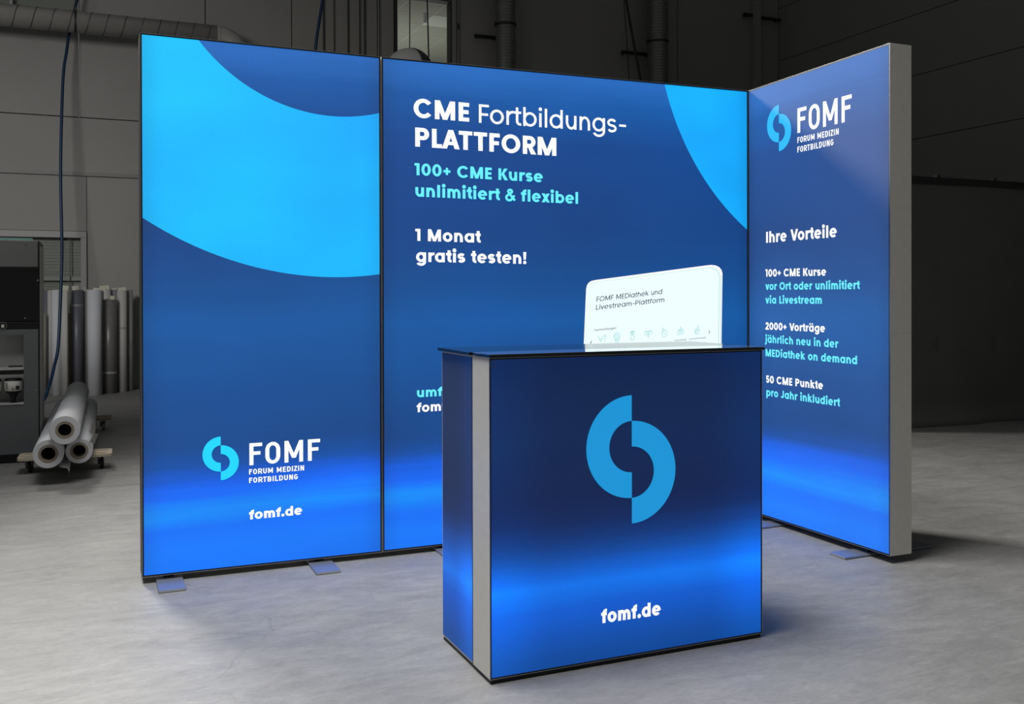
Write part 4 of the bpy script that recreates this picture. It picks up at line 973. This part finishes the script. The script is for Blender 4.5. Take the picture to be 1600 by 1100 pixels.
# ------------------------------------------------------------------ counter
CO = (-2.0844, -1.51811, 0); CA = .00644; CW = 1.0069; CD = .4284; CH = .9905
ct = thing('promotion_counter', 'illuminated blue promotion counter with black top, in front of the panels', 'counter', CO, CA)
CNT = [(0.0, (0, 78, 156)), (.05, (0, 82, 166)), (.13, (0, 90, 192)), (.20, (0, 98, 214)), (.265, (0, 122, 244)), (.30, (0, 106, 224)), (.36, (0, 84, 174)), (.41, (8, 64, 132)), (.47, (20, 50, 100)),
       (.54, (28, 46, 88)), (.75, (28, 49, 90)), (1.0, (27, 47, 86))]
F_cf = fabric('counter_front_print', .975, .985, CNT, (), edge=(.22, .92, 1.35), seed=12.0)
F_cs = fabric('counter_side_print', .975, .27, CNT, (), edge=(.16, .86, 1.35), seed=15.0, slope=0.0)
z0, z1 = .014, .984
PD = .139
# front light box body: profiles left, right, bottom, top
MB().bbox(0, .03, .0015, PD, z0, z1, .001).build('corner_profile', M_alu, ct)
MB().bbox(CW - .03, CW, .0015, PD, z0, z1, .001).build('corner_profile', M_alu, ct)
MB().box(.03, CW - .03, .0015, PD, z0, z0 + .03).build('frame_profile', M_alu, ct)
MB().box(.03, CW - .03, .0015, PD, z1 - .03, z1).build('frame_profile', M_alu, ct)
def cring(o0, o1, y0, y1, mt, name):
    v = []; f = []
    for off in (o0, o1):
        for y in (y0, y1): v += [(off, y, z0 + off), (CW - off, y, z0 + off), (CW - off, y, z1 - off), (off, y, z1 - off)]
    for i in range(4):
        j = (i + 1) % 4; f += [(i, j, 8 + j, 8 + i), (4 + j, 4 + i, 12 + i, 12 + j), (i, 4 + i, 4 + j, j), (8 + j, 12 + j, 12 + i, 8 + i)]
    obj(name, v, f, mt, ct)
cring(0, .0012, -.0012, .0015, M_alu_bright, 'front_lip'); cring(.0012, .0055, -.0006, .0015, M_black, 'rubber_edge')
o = .0055
FC = obj('printed_fabric', [(o, 0, z0 + o), (CW - o, 0, z0 + o), (CW - o, 0, z1 - o), (o, 0, z1 - o)], [(0, 1, 2, 3)], F_cf, ct)
obj('back_cloth', [(.03, PD - .003, z0 + .03), (CW - .03, PD - .003, z0 + .03), (CW - .03, PD - .003, z1 - .03), (.03, PD - .003, z1 - .03)], [(3, 2, 1, 0)], M_curt, ct)
emblem(FC, .4930, .8511, .1647, P_logo3)
lettering(FC, 'fomf.de', 0.3806, 0.1339, 0.6003, 0.1319, 0.0420, 'x', 'w')
# side wings with their own printed cloth
for side in (0, 1):
    x = 0 if side == 0 else CW
    s_ = 1 if side == 0 else -1
    MB().box(min(x + s_ * .002, x + s_ * .03), max(x + s_ * .002, x + s_ * .03), PD + .004, PD + .012, z0, z1).box(min(x + s_ * .002, x + s_ * .03), max(x + s_ * .002, x + s_ * .03), CD - .006, CD, z0, z1).box(min(x + s_ * .002, x + s_ * .03), max(x + s_ * .002, x + s_ * .03), PD + .012, CD - .006, z0, z0 + .008).box(min(x + s_ * .002, x + s_ * .03), max(x + s_ * .002, x + s_ * .03), PD + .012, CD - .006, z1 - .008, z1).build('side_frame', M_alu, ct)
    MB().box(min(x + s_ * .0005, x + s_ * .004), max(x + s_ * .0005, x + s_ * .004), PD + .001, PD + .006, z0, z1).build('rubber_edge', M_black, ct)
    sf = obj('side_fabric', [(0, 0, z0 + .006), (.275, 0, z0 + .006), (.275, 0, z1 - .006), (0, 0, z1 - .006)], [(0, 1, 2, 3)], F_cs, ct)
    if side == 0: sf.location = (x + .0008, CD - .006, 0); sf.rotation_euler = (0, 0, -PI / 2)
    else: sf.location = (x - .0008, CD - .281, 0); sf.rotation_euler = (0, 0, PI / 2)
    sf['label'] = 'narrow blue printed cloth on the counter side'
MB().box(.004, CW - .004, .004, CD - .004, 0, .0135).build('base_edge', M_black, ct)
MB().box(.03, CW - .03, PD + .01, CD - .01, .48, .498).build('inner_shelf', M_blacksatin, ct)
# top: glossy front strip, satin rear board
MB().bbox(-.004, CW + .0035, -.012, .138, z1 + .0005, z1 + .010, .001).build('top_plate', M_blackglass, ct)['label'] = 'glossy black front strip of the counter top'
MB().box(.0, CW - .001, -.006, .134, z1 + .010, z1 + .0107).build('top_facing', M_polish, ct)['label'] = 'mirror-like facing on the front strip of the top'
MB().bbox(-.010, CW + .008, .1385, CD + .012, z1 + .0005, z1 + .0105, .001).build('top_plate', M_blacksatin, ct)['label'] = 'satin black rear board of the counter top'
MB().lathe([(.0095, -.0012), (.0105, -.0012), (.0105, .0012), (.0095, .0012)], (.010, -.004, z1 - .018), (0, 1, 0), 20, close=True).build('pull_loop', M_trim, ct)
